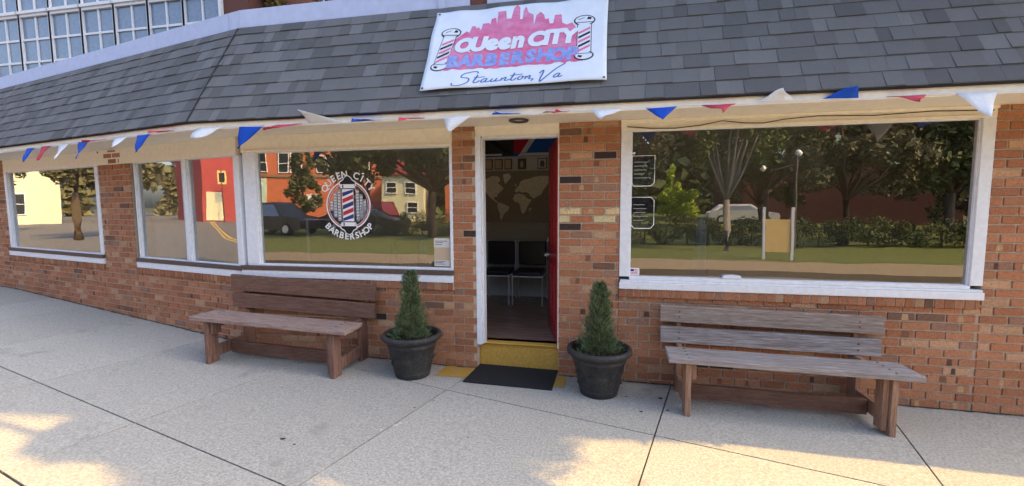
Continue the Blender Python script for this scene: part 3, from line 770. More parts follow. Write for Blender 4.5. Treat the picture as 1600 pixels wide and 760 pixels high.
st([(.0, .0), (.0, .033), (.006, .018), (.025, .037), (.035, .028), (.033, .003), (.05, .0), (.08, .012)], .420)                          # n
st([(.0, .03), (.0, .08), (-.004, .02), (.006, -.004), (.025, .0), (.04, .02)], .508); st([(-.03, .052), (.075, .058)], .508)              # t
st([(.03, .036), (.008, .033), (.0, .012), (.015, -.002), (.035, .01), (.036, .03), (.024, .036), (.05, .028)], .562)                      # o
st([(.0, .0), (.0, .033), (.006, .018), (.025, .037), (.035, .028), (.033, .003), (.055, .0)], .625)                                       # n
st([(.0, .004), (.004, -.006), (-.004, -.022)], .690)                                                                                     # ,
st([(-.03, .055), (-.01, .085), (.0, .06), (.0, .0), (.006, -.03), (.02, -.022), (.09, .09), (.15, .148)], .755)                           # V
st([(.045, .035), (.02, .04), (.0, .015), (.012, -.003), (.035, .012), (.042, .036), (.04, .005), (.055, 0), (.07, .012)], .86)           # a
a.build('script_lettering', 'script_blue', ban)
# two barber poles printed at the sides
def pole_print(x, yb, yt, lean, flip):
    w = .055; Tl = [TB(.003), TB(.0042), TB(.0054)]
    P = lambda u, v: (x+lean*(v-yb)+u, v)
    def quad(mb, L_, pts): mb.add([Tl[L_](*P(*p)) for p in pts], [tuple(range(len(pts)))])
    o = MB(); 
    quad(o, 0, [(-w-.006, yb), (w+.006, yb), (w+.006, yt), (-w-.006, yt)])
    def dome(mb, L_, c, ry, rx, e=0): quad(mb, L_, [((rx+e)*math.cos(6.283*i/18), c+(ry+e)*math.sin(6.283*i/18)) for i in range(18)])
    dome(o, 0, yt+.045, .062, .088, .004); dome(o, 0, yb-.035, .050, .078, .004)
    o.build('pole_outline', 'decal_black', ban)
    o = MB(); quad(o, 1, [(-w, yb+.004), (w, yb+.004), (w, yt-.004), (-w, yt-.004)]); dome(o, 1, yt+.045, .055, .080); dome(o, 1, yb-.035, .044, .070); o.build('pole_body', 'vinyl_white', ban)
    o = MB(); o2 = MB(); k = 0; v = yb+.02
    while v < yt-.06:
        s = .03*(-1 if flip else 1)
        quad(o if k % 2 else o2, 2, [(-w+.006, v-s+.012), (w-.006, v+s+.012), (w-.006, v+s+.038), (-w+.006, v-s+.038)]); v += .052; k += 1
    quad(o, 2, [(.02, yt+.055), (.055, yt+.05), (.06, yt+.075), (.03, yt+.085)]); quad(o, 2, [(-.05, yb-.05), (-.02, yb-.062), (-.01, yb-.04), (-.045, yb-.03)])
    quad(o, 2, [(-.07, yt+.015), (.07, yt+.015), (.07, yt+.022), (-.07, yt+.022)]); quad(o, 2, [(-.05, yt+.05), (.0, yt+.075), (.0, yt+.08), (-.055, yt+.056)])
    quad(o, 2, [(-.06, yb-.012), (.06, yb-.012), (.06, yb-.018), (-.06, yb-.018)])
    build_split(o, 'black_stripe', 'decal_black', ban); build_split(o2, 'pink_stripe', 'pink_line', ban)
pole_print(.150, .475, .80, .12, False)
pole_print(1.400, .485, .82, -.01, False)
a = MB()
for u, v in ((.035, .195), (1.568, .195), (.03, 1.125), (1.57, 1.125)):
    a = MB(); a.add([TB(.004)(u+.011*math.cos(6.283*i/12), v+.011*math.sin(6.283*i/12)) for i in range(12)], [tuple(range(12))])
    a.build('grommet', 'dark_metal', ban)

# ------------------------------------------------------------------ pennant bunting along the fascia
bun = empty('pennant_bunting', (0, -.52, 2.35), 'string of blue, red and white pennants blowing along the cream fascia', 'bunting')
def F_e(x):   # point on the fascia face, following the bend
    if x >= hipx: return Vector((x, -.512, 0))
    p = FC(x+3.44, .512, 0); p.z = 0; return p
a = MB(); pts = []
x = -7.5
while x < 4.9:
    q = F_e(x); q.z = 2.350+.006*math.sin(x*7.7); pts.append(q); x += .1
a.tube(pts, .004, 5); a.build('string', 'flag_white', bun)
PEN = [(-3.41, -3.13, 'w', (-.10, -.05, -.085), .6), (-2.94, -2.67, 'b', (-.14, -.03, -.205), 1), (-2.53, -2.27, 'r', (-.10, -.22, -.075), 1), (-2.20, -1.86, 'w', (-.20, -.10, .10), 1),
       (-1.79, -1.50, 'b', (.02, -.26, -.042), 1), (-1.33, -1.09, 'r', (.0, -.26, -.050), 1), (-.93, -.68, 'w', (-.07, -.03, -.135), 1), (-.51, -.26, 'b', (-.03, -.25, -.035), 1), (-.085, .14, 'r', (.02, -.24, -.043), 1),
       (.30, .545, 'w', (-.04, -.08, -.085), 1), (.71, .945, 'b', (.01, -.05, -.105), 1), (1.12, 1.36, 'r', (.0, -.14, -.075), 1), (1.50, 1.75, 'w', (.03, -.06, .082), 1), (1.92, 2.16, 'b', (.09, -.05, .085), 1),
       (2.33, 2.57, 'r', (0, -.15, -.06), 1), (2.74, 2.98, 'w', (.03, -.08, -.18), 1), (3.15, 3.39, 'b', (.0, -.2, -.05), 1), (3.56, 3.80, 'r', (0, -.1, -.15), 1),
       (-3.86, -3.62, 'r', (0, -.20, -.03), 1), (-4.28, -4.03, 'b', (-.03, -.08, -.19), 1), (-4.70, -4.45, 'w', (.02, -.14, -.14), 1), (-5.1, -4.86, 'r', (.0, -.2, -.05), 1), (-5.5, -5.27, 'b', (0, -.08, -.2), 1), (-5.95, -5.7, 'w', (0, -.1, -.18), 1), (-6.4, -6.15, 'r', (0, -.1, -.18), 1), (-6.8, -6.56, 'b', (0, -.1, -.18), 1)]
for i, (xa, xb, c, tip, w_) in enumerate(PEN):
    A, B = F_e(xa), F_e(xb); A.z = B.z = 2.352
    tipv = (A+B)/2+Vector(tip); a = MB(); n = 7; vs = []
    up = Vector((0, .0, 1)) if abs(tip[2]) < .1 else Vector((0, -1, 0))
    for j in range(n+1):
        t = j/n
        wd = (1-t) if w_ == 1 else (1-.45*t)
        c0 = (A+B)/2*(1-t)+tipv*t
        for k in (-1, -.33, .33, 1):
            p = c0+(B-A)/2*wd*k + up*(.016*math.sin(t*5+i+k*1.3))*t
            vs.append(p)
    a.add(vs, [(j*4+k, j*4+k+1, (j+1)*4+k+1, (j+1)*4+k) for j in range(n) for k in range(3)])
    o = a.build('pennant', {'w': 'flag_white', 'b': 'flag_blue', 'r': 'flag_red'}[c], bun, smooth=True)
    o['label'] = {'w': 'white', 'b': 'blue', 'r': 'red'}[c]+' cloth pennant'
    m_ = o.modifiers.new('thick', 'SOLIDIFY'); m_.thickness = .0015

# cable drooping along the right window head
a = MB(); a.tube([(.60, -.03, 2.292), (.80, -.035, 2.268), (1.0, -.035, 2.262), (1.2, -.035, 2.278), (1.38, -.035, 2.31), (1.55, -.035, 2.285), (1.7, -.035, 2.278), (1.85, -.035, 2.302), (2.1, -.035, 2.318), (2.5, -.035, 2.305), (2.9, -.035, 2.32), (3.3, -.035, 2.31)], .0045, 6)
tag(a.build('cable', 'cable'), 'thin brown cable sagging along the head of the right window', 'cable')
# light over the door
lt = empty('soffit_light', (-.33, -.25, 2.352), 'small round soffit light above the open door', 'light')
a = MB(); a.lathe([(.035, 0), (.085, 0), (.088, -.008), (.080, -.018), (.055, -.014), (.05, -.006)], (-.33, -.25, 2.351), 28); a.build('ring', 'dark_metal', lt, smooth=True)
a = MB(); a.lathe([(.0, -.004), (.055, -.003)], (-.33, -.25, 2.351), 28); a.build('lens', 'poster', lt)

# ------------------------------------------------------------------ window decals and stickers
dc = empty('window_decal', (-2.176, .026, 1.61), 'round barber pole emblem with white arched lettering on the left window', 'decal')
DX, DZ, DY = -2.176, 1.612, .027
def TD(h): return lambda u, v: (DX+u, DY-h, DZ+v)
def ring(mb, r0, r1, T_, n=64, cx=0, cz=0):
    vs = [T_(cx+r*math.cos(6.2832*i/n), cz+r*math.sin(6.2832*i/n)) for r in (r0, r1) for i in range(n)]
    mb.add(vs, [(i, (i+1) % n, n+(i+1) % n, n+i) for i in range(n)])
a = MB(); ring(a, .238, .252, TD(.001)); ring(a, .222, .226, TD(.001)); a.build('white_ring', 'decal_white', dc)
a = MB(); ring(a, .227, .237, TD(.001)); a.build('red_ring', 'decal_red', dc)
# city blocks inside the ring
a = MB(); b = MB()
for x0, x1, h in ((-.205, -.17, .05), (-.165, -.125, .13), (-.12, -.08, .17), (.09, .125, .16), (.13, .165, .11), (.17, .205, .06)):
    zlo = -math.sqrt(max(.0, .214**2-max(abs(x0), abs(x1))**2))*.92
    a.add([TD(.0012)(x0, zlo), TD(.0012)(x1, zlo), TD(.0012)(x1, h), TD(.0012)(x0, h)], [(0, 1, 2, 3)])
    z = zlo+.02
    while z < h-.02:
        for k in range(2):
            u = x0+.006+k*.015; b.add([TD(.002)(u, z), TD(.002)(u+.009, z), TD(.002)(u+.009, z+.014), TD(.002)(u, z+.014)], [(0, 1, 2, 3)])
        z += .03
for i in range(5):
    x0 = .10+i*.02; a.add([TD(.0024)(x0, -.17+i*.01), TD(.0024)(x0+.008, -.17+i*.01), TD(.0024)(x0+.06-i*.01, .0), TD(.0024)(x0+.05-i*.01, .0)], [(0, 1, 2, 3)])
build_split(a, 'city_block', 'decal_grey', dc); b.build('city_windows', 'decal_white', dc)
# pole
def dpoly(mb, L_, P): mb.add([TD(.003+.001*L_)(*p) for p in P], [tuple(range(len(P)))])
bk = MB(); wh = MB(); rd_ = MB(); bl = MB()
cap = [(-.085, .20), (-.085, .235), (-.05, .255), (-.03, .285), (0, .300), (.03, .285), (.05, .255), (.085, .235), (.085, .20), (.072, .165), (-.072, .165)]
capb = [(x, -z) for x, z in cap]
for cpoly, s in ((cap, 1), (capb, -1)):
    dpoly(wh, 0, [(x*1.12, z*1.0+s*.008) for x, z in cpoly]); dpoly(bk, 1, cpoly)
    dpoly(wh, 2, [(-.078, s*.175), (.078, s*.175), (.082, s*.215), (-.082, s*.215)])
    dpoly(bl, 3, [(-.060, s*.180), (-.045, s*.180), (-.045, s*.21), (-.060, s*.21)])
dpoly(wh, 1, [(-.064, -.165), (.064, -.165), (.064, .165), (-.064, .165)])
cols = [bl, rd_]; v = -.175; k = 0
while v < .15:
    lo0, hi0 = v-.0, v+.042; sl = .045
    P = [(-.060, lo0), (.060, lo0+sl), (.060, hi0+sl), (-.060, hi0)]
    P = [(x, max(-.162, min(.162, z))) for x, z in P]
    dpoly(cols[k % 2], 2, P); v += .066; k += 1
build_split(bk, 'pole_cap', 'decal_black', dc); wh.build('pole_white', 'decal_white', dc); build_split(rd_, 'red_stripe', 'decal_red', dc); build_split(bl, 'blue_stripe', 'decal_blue', dc)
a = MB()
def arc_text(mb, s, rad, a0, a1, size, bottom=False):
    n = len(s)
    for i, c_ in enumerate(s):
        if c_ == ' ': continue
        th = R(a0+(a1-a0)*i/(n-1)); vs, fs = text_tris(c_, size, 0, .0022)
        cx, cz = rad*math.cos(th), rad*math.sin(th); rot = th-math.pi/2 if not bottom else th+math.pi/2
        put(mb, vs, fs, lambda p, q, cx=cx, cz=cz, rot=rot: TD(.001)(cx+p*math.cos(rot)-q*math.sin(rot), cz+p*math.sin(rot)+q*math.cos(rot)))
arc_text(a, 'QUEEN CITY', .283, 146, 34, .098)
arc_text(a, 'BARBERSHOP', .352, 222, 318, .092, True)
a.build('white_lettering', 'decal_white', dc)

ps = empty('window_poster', (-1.165, .02, 1.14), 'pale translucent poster in the lower right corner of the left window', 'poster')
a = MB(); a.box(-1.248, -1.082, .0265, .0275, 1.0, 1.282); a.build('sheet', 'poster_tan', ps)
a = MB(); a.box(-1.248, -1.082, .0255, .0265, 1.19, 1.282); a.box(-1.24, -1.09, .0255, .0265, 1.005, 1.06); a.build('pale_panels', 'poster', ps)
a = MB()
for z in (1.235, 1.25, 1.215, 1.02, 1.035, 1.047): a.box(-1.235, -1.235+rnd.uniform(.07, .13), .0250, .0255, z, z+.006)
a.build('text_lines', 'poster_dark', ps)
fs_ = empty('flag_sticker', (.675, .027, .99), 'small white sticker with a flag in the lower left corner of the right window', 'sticker')
a = MB(); a.box(.642, .732, .0268, .0275, .962, 1.030); a.build('card', 'decal_white', fs_)
a = MB(); a.box(.655, .685, .0262, .0268, .998, 1.020); a.build('blue_canton', 'decal_blue', fs_)
a = MB()
for k in range(4): a.box(.687 if k > 1 else .655, .718, .0262, .0268, .972+.013*k, .978+.013*k)
a.build('red_stripes', 'decal_red', fs_)
a = MB(); a.prism([(1.43, .958), (1.44, .985), (1.50, .992), (1.58, .985), (1.585, .958)], .0, .034, lambda u, v, h: (u, -.012+h, v)); tag(a.build('white_packet', 'white', None, .004), 'small white packet lying on the sill of the right window', 'packet')
for i, (z0, z1) in enumerate(((1.772, 2.040), (1.392, 1.672))):
    o = empty('hanging_sign', (.745, .06, z0), ['upper of two white outlined notices at the left edge of the right window', 'lower of two white outlined notices at the left edge of the right window'][i], 'sign', 'outlined signs in the right window')
    a = MB(); P = [(.652, z0+.03), (.665, z0), (.815, z0), (.845, z0+.03), (.848, z1), (.652, z1)] if i == 0 else [(.65, z0+.03), (.68, z0), (.82, z0), (.848, z0+.035), (.848, z1-.03), (.82, z1), (.65, z1)]
    P3 = [(u, .024, v) for u, v in P]; a.tube(P3+[P3[0]], .0042, 6); a.build('outline', 'decal_white', o)
    a = MB(); a.prism(P, 0, .004, lambda u, v, h: (u, .052+h, v)); a.build('board', 'poster_dark', o)
    a = MB()
    for k in range(5): a.box(.67, .67+rnd.uniform(.08, .15), .0255, .0270, z0+.07+k*.035, z0+.076+k*.035)
    a.build('text_lines', 'decal_grey', o)
st_ = empty('display_stand', (-2.78, .34, .24), 'thin white T shaped display stand inside the left window', 'stand')
a = MB(); a.tube([(-2.86, .30, .24), (-2.86, .30, 1.46)], .014, 8); a.build('post', 'white', st_)
a = MB(); a.tube([(-2.90, .30, 1.455), (-2.40, .30, 1.455)], .008, 8); a.build('bar', 'white', st_)
a = MB(); a.lathe([(0, 0), (.14, 0), (.14, .012), (.02, .03)], (-2.86, .30, .24), 24); a.build('base', 'white', st_)

# ------------------------------------------------------------------ trees
def leaves(mb, blobs, n, sz, r_, full=False):
    vol = [b[3]*b[4]*b[5] for b in blobs]; tot = sum(vol)
    for b, w in zip(blobs, vol):
        cx, cy, cz, rx, ry, rz = b
        sub = []
        for _ in range(max(6, int(26*w/tot)+5)):
            th = r_.uniform(0, 6.283); ph = math.acos(r_.uniform(-1, 1)); q = r_.uniform(.45, .98)
            sub.append((cx+rx*q*math.sin(ph)*math.cos(th), cy+ry*q*math.sin(ph)*math.sin(th), cz+rz*q*math.cos(ph), r_.uniform(.22, .42)*(1.5 if full else 1)))
        for _ in range(int(n*w/tot)):
            s0 = r_.choice(sub)
            d = Vector((r_.gauss(0, 1), r_.gauss(0, 1), r_.gauss(0, 1))).normalized()*(r_.random()**.4)*s0[3]
            p = Vector((s0[0]+d.x*rx, s0[1]+d.y*ry, s0[2]+d.z*rz))
            a_ = Vector((r_.gauss(0, 1), r_.gauss(0, 1), r_.gauss(0, .7))).normalized(); b_ = a_.cross(Vector((r_.gauss(0, 1), r_.gauss(0, 1), r_.gauss(0, 1)))).normalized()
            L = sz*r_.uniform(.6, 1.35)
            mb.add([p-a_*L*.5, p+b_*L*.32, p+a_*L*.5, p-b_*L*.32], [(0, 1, 2, 3)])
def tree(x, y, blobs, n, sz, lm, bm_, r0, label, seed=1, group=None, z0=0, fork=None, name='tree', full=False):
    r_ = random.Random(seed); t = empty(name, (x, y, z0), label, 'tree', group)
    a = MB(); zc = min(b[2]-b[5]*.6 for b in blobs); fz = fork or max(z0+.6, zc*.75)
    top = (x+r0*r_.uniform(-1, 1), y, fz); a.tube([(x, y, z0-.1), (x+.02, y, z0+fz*.4), top], [r0*1.25, r0, r0*.85], 10)
    for b in blobs:
        for k in range(3):
            e = (b[0]+b[3]*r_.uniform(-.4, .4), b[1]+b[4]*r_.uniform(-.4, .4), b[2]+b[5]*r_.uniform(-.1, .5))
            m_ = tuple(top[i]*.5+e[i]*.5+(.25*b[3]*r_.uniform(-.5, .5) if i < 2 else 0) for i in range(3))
            a.tube([top, m_, e], [r0*.6, r0*.36, r0*.08], 7)
    a.build('trunk', bm_, t, smooth=True)
    a = MB(); leaves(a, blobs, n, sz, r_, full); a.build('crown', lm, t)
    return t

# unseen tree added right of the picture, crown shaped to shade the pavement
tree(5.3, -1.75, [(5.85, -.12, 6.4, .95, 1.1, .9), (4.9, -.10, 6.3, .9, 1.05, .8), (4.2, .14, 6.35, 1.0, .92, .9), (3.2, .22, 6.4, 1.0, .90, .9), (2.0, .20, 6.5, 1.0, 1.0, .8), (.4, .0, 6.5, 1.0, 1.0, .8), (4.5, .8, 7.0, 1.3, .7, .8)], 52000, .14, 'leaf_mid', 'bark', .10, 'unseen tree with a spreading crown added to shade the pavement', 5, fork=3.6, full=True)

# ------------------------------------------------------------------ buildings near the shop
def facade(mb, P0, u, n, s0, s1, z0, z1, d0, d1):
    f = lambda s, d, z: Vector((P0[0]+u[0]*s+n[0]*d, P0[1]+u[1]*s+n[1]*d, z)); mb.box(s0, s1, d0, d1, z0, z1, None, f); return f
def win_at(f, s0, s1, z0, z1, parent, cols=1, rows=2, fm='white', pm='win_dark', d=.0):
    a = MB(); t = .07
    a.box(s0-t, s0, d, d+.08, z0-t, z1+t, None, f); a.box(s1, s1+t, d, d+.08, z0-t, z1+t, None, f)
    a.box(s0, s1, d, d+.08, z1, z1+t, None, f); a.box(s0-.05, s1+.05, d, d+.12, z0-t, z0, None, f)
    for i in range(1, cols): q = s0+(s1-s0)*i/cols; a.box(q-.02, q+.02, d, d+.05, z0, z1, None, f)
    for i in range(1, rows): q = z0+(z1-z0)*i/rows; a.box(s0, s1, d+.001, d+.051, q-.025, q+.025, None, f)
    w = a.build('window', fm, parent)
    a = MB(); a.box(s0, s1, d+.0, d+.02, z0, z1, None, f); a.build('glazing', pm, w)
nb = empty('added_shade_building', (6.5, .39, 0), 'unseen tall brick building added at the right end to shade the shop', 'building')  # unseen block added to keep the sun off the roof and facade
a = MB(); f = facade(a, (6.52, .39), (1, 0), (0, -1), 0, 2.98, -.3, 20.5, -12, 0); a.build('wall', 'back_brick', nb)
for zz in (1, 4.6, 8, 11.4, 14.8, 17.6):
    win_at(f, .8, 2.2, zz, zz+2, nb)
bb = empty('rear_brick_building', (-14, 5, 0), 'brown brick building with white many paned windows rising behind the shop roof', 'building')
a = MB(); f = facade(a, (-22, 5.05), (1, 0), (0, -1), 0, 14.4, -.3, 11, -2.6, 0); a.build('wall', 'back_brick', bb)
for k in range(13):
    x1 = 22-8.31-k*1.01
    win_at(f, x1-.95, x1-.02, 4.2, 6.42, bb, 2, 4, 'white', 'win_sky', .01)
    win_at(f, x1-.95, x1-.02, 6.56, 8.4, bb, 2, 3, 'white', 'win_sky', .01)
tree(-5.0, 7.0, [(-6.9, 5.9, 6.6, 1.3, 1.0, 1.3), (-4.9, 6.6, 6.8, 1.7, 1.2, 1.4), (-2.6, 6.8, 6.9, 1.9, 1.2, 1.4), (-4.4, 7.0, 8.2, 3.0, 1.4, 1.4)], 15000, .12, 'leaf_autumn', 'pale_bark', .16, 'tree with brown and yellow autumn leaves behind the shop roof', 21, fork=4.9)

# ------------------------------------------------------------------ the far side of the street, seen mirrored in the windows
ob_ = empty('orange_brick_building', (-38, -26, 0), 'orange brick building with paired white sash windows across the street', 'building')
U_, N_ = (.85, -.527), (.527, .85)
a = MB(); f = facade(a, (-38, -26), U_, N_, -2, 20.5, -.3, 9, -10, 0); a.build('wall', 'orange_brick', ob_)
a = MB(); facade(a, (-38, -26), U_, N_, -2, 20.5, 4.15, 4.35, 0, .12); facade(a, (-38, -26), U_, N_, -2.1, 20.6, 8.8, 9.1, -.2, .25); a.build('stone_band', 'far_pave', ob_)
for s0 in (1.6, 6.0, 8.4, 11.1, 14.1, 17.2):
    for q in (0, .95): win_at(f, s0+q, s0+q+.72, 4.65, 6.15, ob_, 1, 2)
for s0 in (3.0, 16.5): win_at(f, s0, s0+1.0, 1.6, 3.2, ob_, 1, 2)
win_at(f, 13.2, 14.0, 1.5, 2.6, ob_, 1, 1, pm='decal_white')
a = MB(); facade(a, (-38, -26), U_, N_, 9.2, 10.0, 1.2, 4.0, .02, .14); a.build('pale_panel', 'pale_green', ob_)
ch_ = empty('cream_house', (-17, -33, 0), 'cream sided house beyond the orange brick building', 'house')
a = MB(); f = facade(a, (-18.6, -32.0), (.95, -.31), (.31, .95), 0, 3.5, -.3, 4.2, -6, 0); a.build('wall', 'cream_wall', ch_)
for s0, z0 in ((.4, 2.6), (2.0, 2.6), (2.1, .9)): win_at(f, s0, s0+.8, z0, z0+.9, ch_, 1, 2)
a = MB(); a.prism([(-.3, 4.2), (3.8, 4.2), (1.75, 5.6)], -6.3, .4, lambda u, v, h: f(u, h, v)); a.build('roof', 'red_wall', ch_)
rb_ = empty('low_brick_building', (-10, -36, 0), 'low orange brick building behind the trees across the street', 'building')
a = MB(); f = facade(a, (-14, -35), (.97, -.24), (.24, .97), 0, 12, -.3, 5.2, -8, 0); a.build('wall', 'orange_brick', rb_)
for k in range(4): win_at(f, 1+k*2.7, 2.3+k*2.7, 1.2, 3, rb_)
cr = empty('red_church', (15, -34, 0), 'dark red brick church with a pointed gable across the park', 'church')
a = MB(); f = facade(a, (10.6, -33), (1, .05), (-.05, 1), 0, 14, -.3, 9, -12, 0); a.prism([(0, 9), (14, 9), (7, 15)], -12, 0, lambda u, v, h: f(u, h, v)); a.build('wall', 'church_brick', cr)
for s0 in (1.5, 5.5, 9.5):
    a = MB(); P = [(s0, 4.0), (s0+1.3, 4.0), (s0+1.3, 5.6), (s0+1.1, 6.2), (s0+.65, 6.6), (s0+.2, 6.2), (s0, 5.6)]
    a.prism(P, 0, .08, lambda u, v, h: f(u, h, v)); w = a.build('window', 'pale_green', cr)
lr_ = empty('red_storefront', (-52, -28, 0), 'long dark red storefront down the street with green awnings', 'building')
a = MB(); f = facade(a, (-52, -15.2), (.1, -.995), (.995, .1), 0, 30, -.3, 10, -12, 0); a.build('wall', 'red_wall', lr_)
a = MB(); facade(a, (-52, -15.2), (.1, -.995), (.995, .1), .3, 1.9, 0, 3.0, .02, .1); a.build('shop_door', 'cream_wall', lr_)
for k in range(5):
    a = MB(); a.prism([(0, 2.6), (1.1, 2.5), (0, 3.4)], 3.4+k*5, 6.6+k*5, lambda u, v, h: f(h, u, v)); a.build('awning', 'leaf_mid', lr_)
    win_at(f, 3.5+k*5, 6.5+k*5, .6, 2.5, lr_, 2, 1)
    for q in (0, 1.6): win_at(f, 3.3+k*5+q, 4.2+k*5+q, 5.4, 7.4, lr_)
t = empty('street_sign', (-49.6, -16.3, 0), 'yellow and black hanging street sign beside the red storefront', 'sign')
a = MB(); a.tube([(-49.6, -16.3, -.1), (-49.6, -16.3, 5.2)], .06); a.build('post', 'dark_metal', t)
a = MB(); a.box(-49.66, -49.6, -16.75, -15.9, 3.8, 5.1); b = a.build('panel', 'sign_tan', t); a = MB(); a.box(-49.59, -49.57, -16.6, -16.05, 4.0, 4.9); a.build('dark_centre', 'decal_black', b)
wb = empty('cream_corner_building', (-75, 0, 0), 'pale corner building at the far end of the street', 'building')
a = MB(); f = facade(a, (-62, 30), (.0, -1), (1, 0), 0, 36, -.3, 8, -12, 0); a.build('wall', 'cream_wall', wb)
for k in range(8): win_at(f, 1+k*4.3, 2.6+k*4.3, 4.5, 6.5, wb); win_at(f, 1+k*4.3, 3.4+k*4.3, .8, 2.8, wb)

G = 'trees across the street'
tree(-7.7, -16, [(-12.0, -16.6, 4.6, 2.4, 2.0, 2.0), (-9.2, -16, 4.9, 2.5, 2.2, 2.3), (-6.4, -16, 4.5, 2.2, 2.0, 2.0), (-4.6, -15.5, 3.9, 1.3, 1.5, 1.5), (-9.0, -16.6, 7.8, 3.9, 2.4, 2.4)], 17000, .27, 'leaf_dark', 'bark', .16, 'large dark leafed tree on the lawn across the street', 2, G, fork=2.2)
tree(-12.6, -19, [(-13.2, -19, 3.2, 1.1, 1.3, 1.5), (-12.6, -19, 5.4, 1.7, 1.6, 1.9)], 4500, .24, 'leaf_dark', 'bark', .13, 'dark narrow tree left of the cream house', 4, G)
tree(-20.5, -24, [(-20.5, -24, 2.4, 1.1, 1.1, 1.5), (-20.5, -24, 4.3, .75, .75, 1.5)], 3200, .22, 'leaf_dark', 'bark', .10, 'small dark conical tree in front of the orange brick building', 5, G)
tree(-25.5, -21.5, [(-25.5, -21.5, 5.4, 1.3, 1.5, 1.5), (-24.6, -21.5, 7.4, 1.8, 1.5, 1.4)], 3200, .26, 'leaf_dark', 'bark', .12, 'tree shading the left end of the orange brick building', 6, G)
tree(1.05, -12, [(1.9, -12, 3.4, .85, .8, .8), (.8, -12.3, 4.3, 1.2, 1.1, 1.1), (2.3, -12, 4.4, .9, 1.0, .9)], 5500, .13, 'leaf_olive', 'bark', .12, 'olive leafed tree on the lawn nearest the flower bed', 7, G)
tree(4.46, -12, [(3.5, -12.4, 4.2, 1.0, 1.1, 1.2), (5.4, -12.2, 3.7, .9, 1.0, 1.1), (4.6, -12.6, 5.4, 1.8, 1.2, 1.0)], 7000, .13, 'leaf_mid', 'pale_bark', .11, 'pale trunked tree forking low beside the board on two posts', 8, G, fork=1.7)
tree(5.3, -29, [(5.3, -29, 1.75, 1.35, 1.1, 1.35), (5.3, -29, 3.2, .75, .7, 1.0)], 7000, .18, 'leaf_bright', 'bark', .10, 'bright yellow green sunlit tree far across the lawn', 9, G)
tree(9.3, -15, [(9.0, -15, 3.4, 1.6, 1.4, 1.4), (11.0, -15, 3.0, 1.5, 1.3, 1.3), (9.6, -15.3, 5.2, 2.4, 1.4, 1.4)], 9500, .18, 'leaf_olive', 'bark', .13, 'broad olive tree on the lawn in front of the church', 10, G)
tree(14, -17, [(13.4, -17, 3.8, 2.2, 1.8, 2.0), (16.4, -17.5, 4.4, 2.6, 2, 2.4), (14.5, -17, 7, 3, 2, 2)], 12000, .24, 'leaf_dark', 'bark', .17, 'large dark tree farthest along the lawn', 12, G)
for i, (x, y) in enumerate(((-4.2, -24), (-.6, -22.5), (8.8, -22), (9.8, -26), (13.5, -24), (20, -26), (26, -23), (-33, -20))):
    h = 4.6+(i*37 % 5)*.4
    tree(x, y, [(x-1.3, y, h-1.9, 1.8, 1.6, 1.8), (x+1.4, y+.4, h-2.1, 1.8, 1.6, 1.7), (x, y, h+.7, 2.4, 1.7, 2.0)], 5200, .29, 'leaf_dark' if i % 3 else 'leaf_olive', 'bark', .14,
         ('olive round tree behind the low hedge, left of the others', 'dark round tree left of the bright sunlit tree, second in the row', 'dark round tree right behind the tan board', 'olive round tree right before the church window', 'dark round tree before the middle of the church', 'dark round tree beyond the church', 'olive round tree at the right end of the park', 'round tree at the left end of the lawn')[i], 40+i, G)
a = MB(); r_ = random.Random(77); BL_ = [(-75+6.5*i+r_.uniform(-2, 2), -66+r_.uniform(-3, 3), 9+r_.uniform(-1, 2), 6.5, 3, 9) for i in range(26)]+[(-75+6.5*i, -63, 2.5, 5.5, 2.5, 4.5) for i in range(26)]
leaves(a, BL_, 44000, 2.0, r_, True); tag(a.build('distant_woods', 'leaf_dark'), 'dark mass of distant trees beyond the park', 'woods', kind='stuff')
for i, (x, y) in enumerate(((-30, -2.5), (-44, -1), (-58, -10), (-30, 6))):
    tree(x, y, [(x-1, y, 4.4, 1.9, 1.6, 1.8), (x+1.2, y+.3, 4.0, 1.7, 1.6, 1.6), (x, y, 6.4, 2.1, 1.7, 1.9)], 9500, .17, 'leaf_dark' if i % 2 else 'leaf_olive', 'bark', .15,
         ('olive street tree nearest the shop along the bending street', 'dark street tree halfway down the bending street', 'olive street tree farthest down the bending street', 'dark tree set back from the bending street')[i], 60+i, 'trees along the bending street')
a = MB(); leaves(a, [(-96+r_.uniform(-3, 3), -70+7*i, 6+r_.uniform(-1, 2), 3.5, 5.5, 8) for i in range(20)], 16000, 1.9, r_); tag(a.build('distant_woods', 'leaf_olive'), 'olive mass of distant trees beyond the end of the street', 'woods', kind='stuff')
def hedge(x0, x1, y, h, label, lm='leaf_dark', w=.7, n=5000, seed=3):
    r2 = random.Random(seed); t = empty('hedge', ((x0+x1)/2, y, 0), label, 'hedge', 'hedges across the lawn'); a = MB()
    k = int((x1-x0)/.8)+1
    leaves(a, [(x0+(x1-x0)*(i+.5)/k, y+r2.uniform(-.1, .1), h*.5, .65, w, h*.55*r2.uniform(.85, 1.15)) for i in range(k)], n, .075, r2, True); a.build('foliage', lm, t)
    a = MB()
    for i in range(k): xx = x0+(x1-x0)*(i+.5)/k; a.tube([(xx, y, -.05), (xx, y, h*.6)], .03, 5)
    a.build('stems', 'bark', t)
hedge(-11.5, -4.0, -17.5, 1.15, 'low dark hedge below the large dark tree', n=14000, seed=5)
hedge(1.6, 15.5, -14.2, 1.1, 'long dark hedge behind the board on two posts', n=26000, seed=6)
hedge(.2, 1.5, -13.2, .45, 'small flower bed shrubs at the end of the long hedge', 'leaf_olive', n=1200, seed=7)

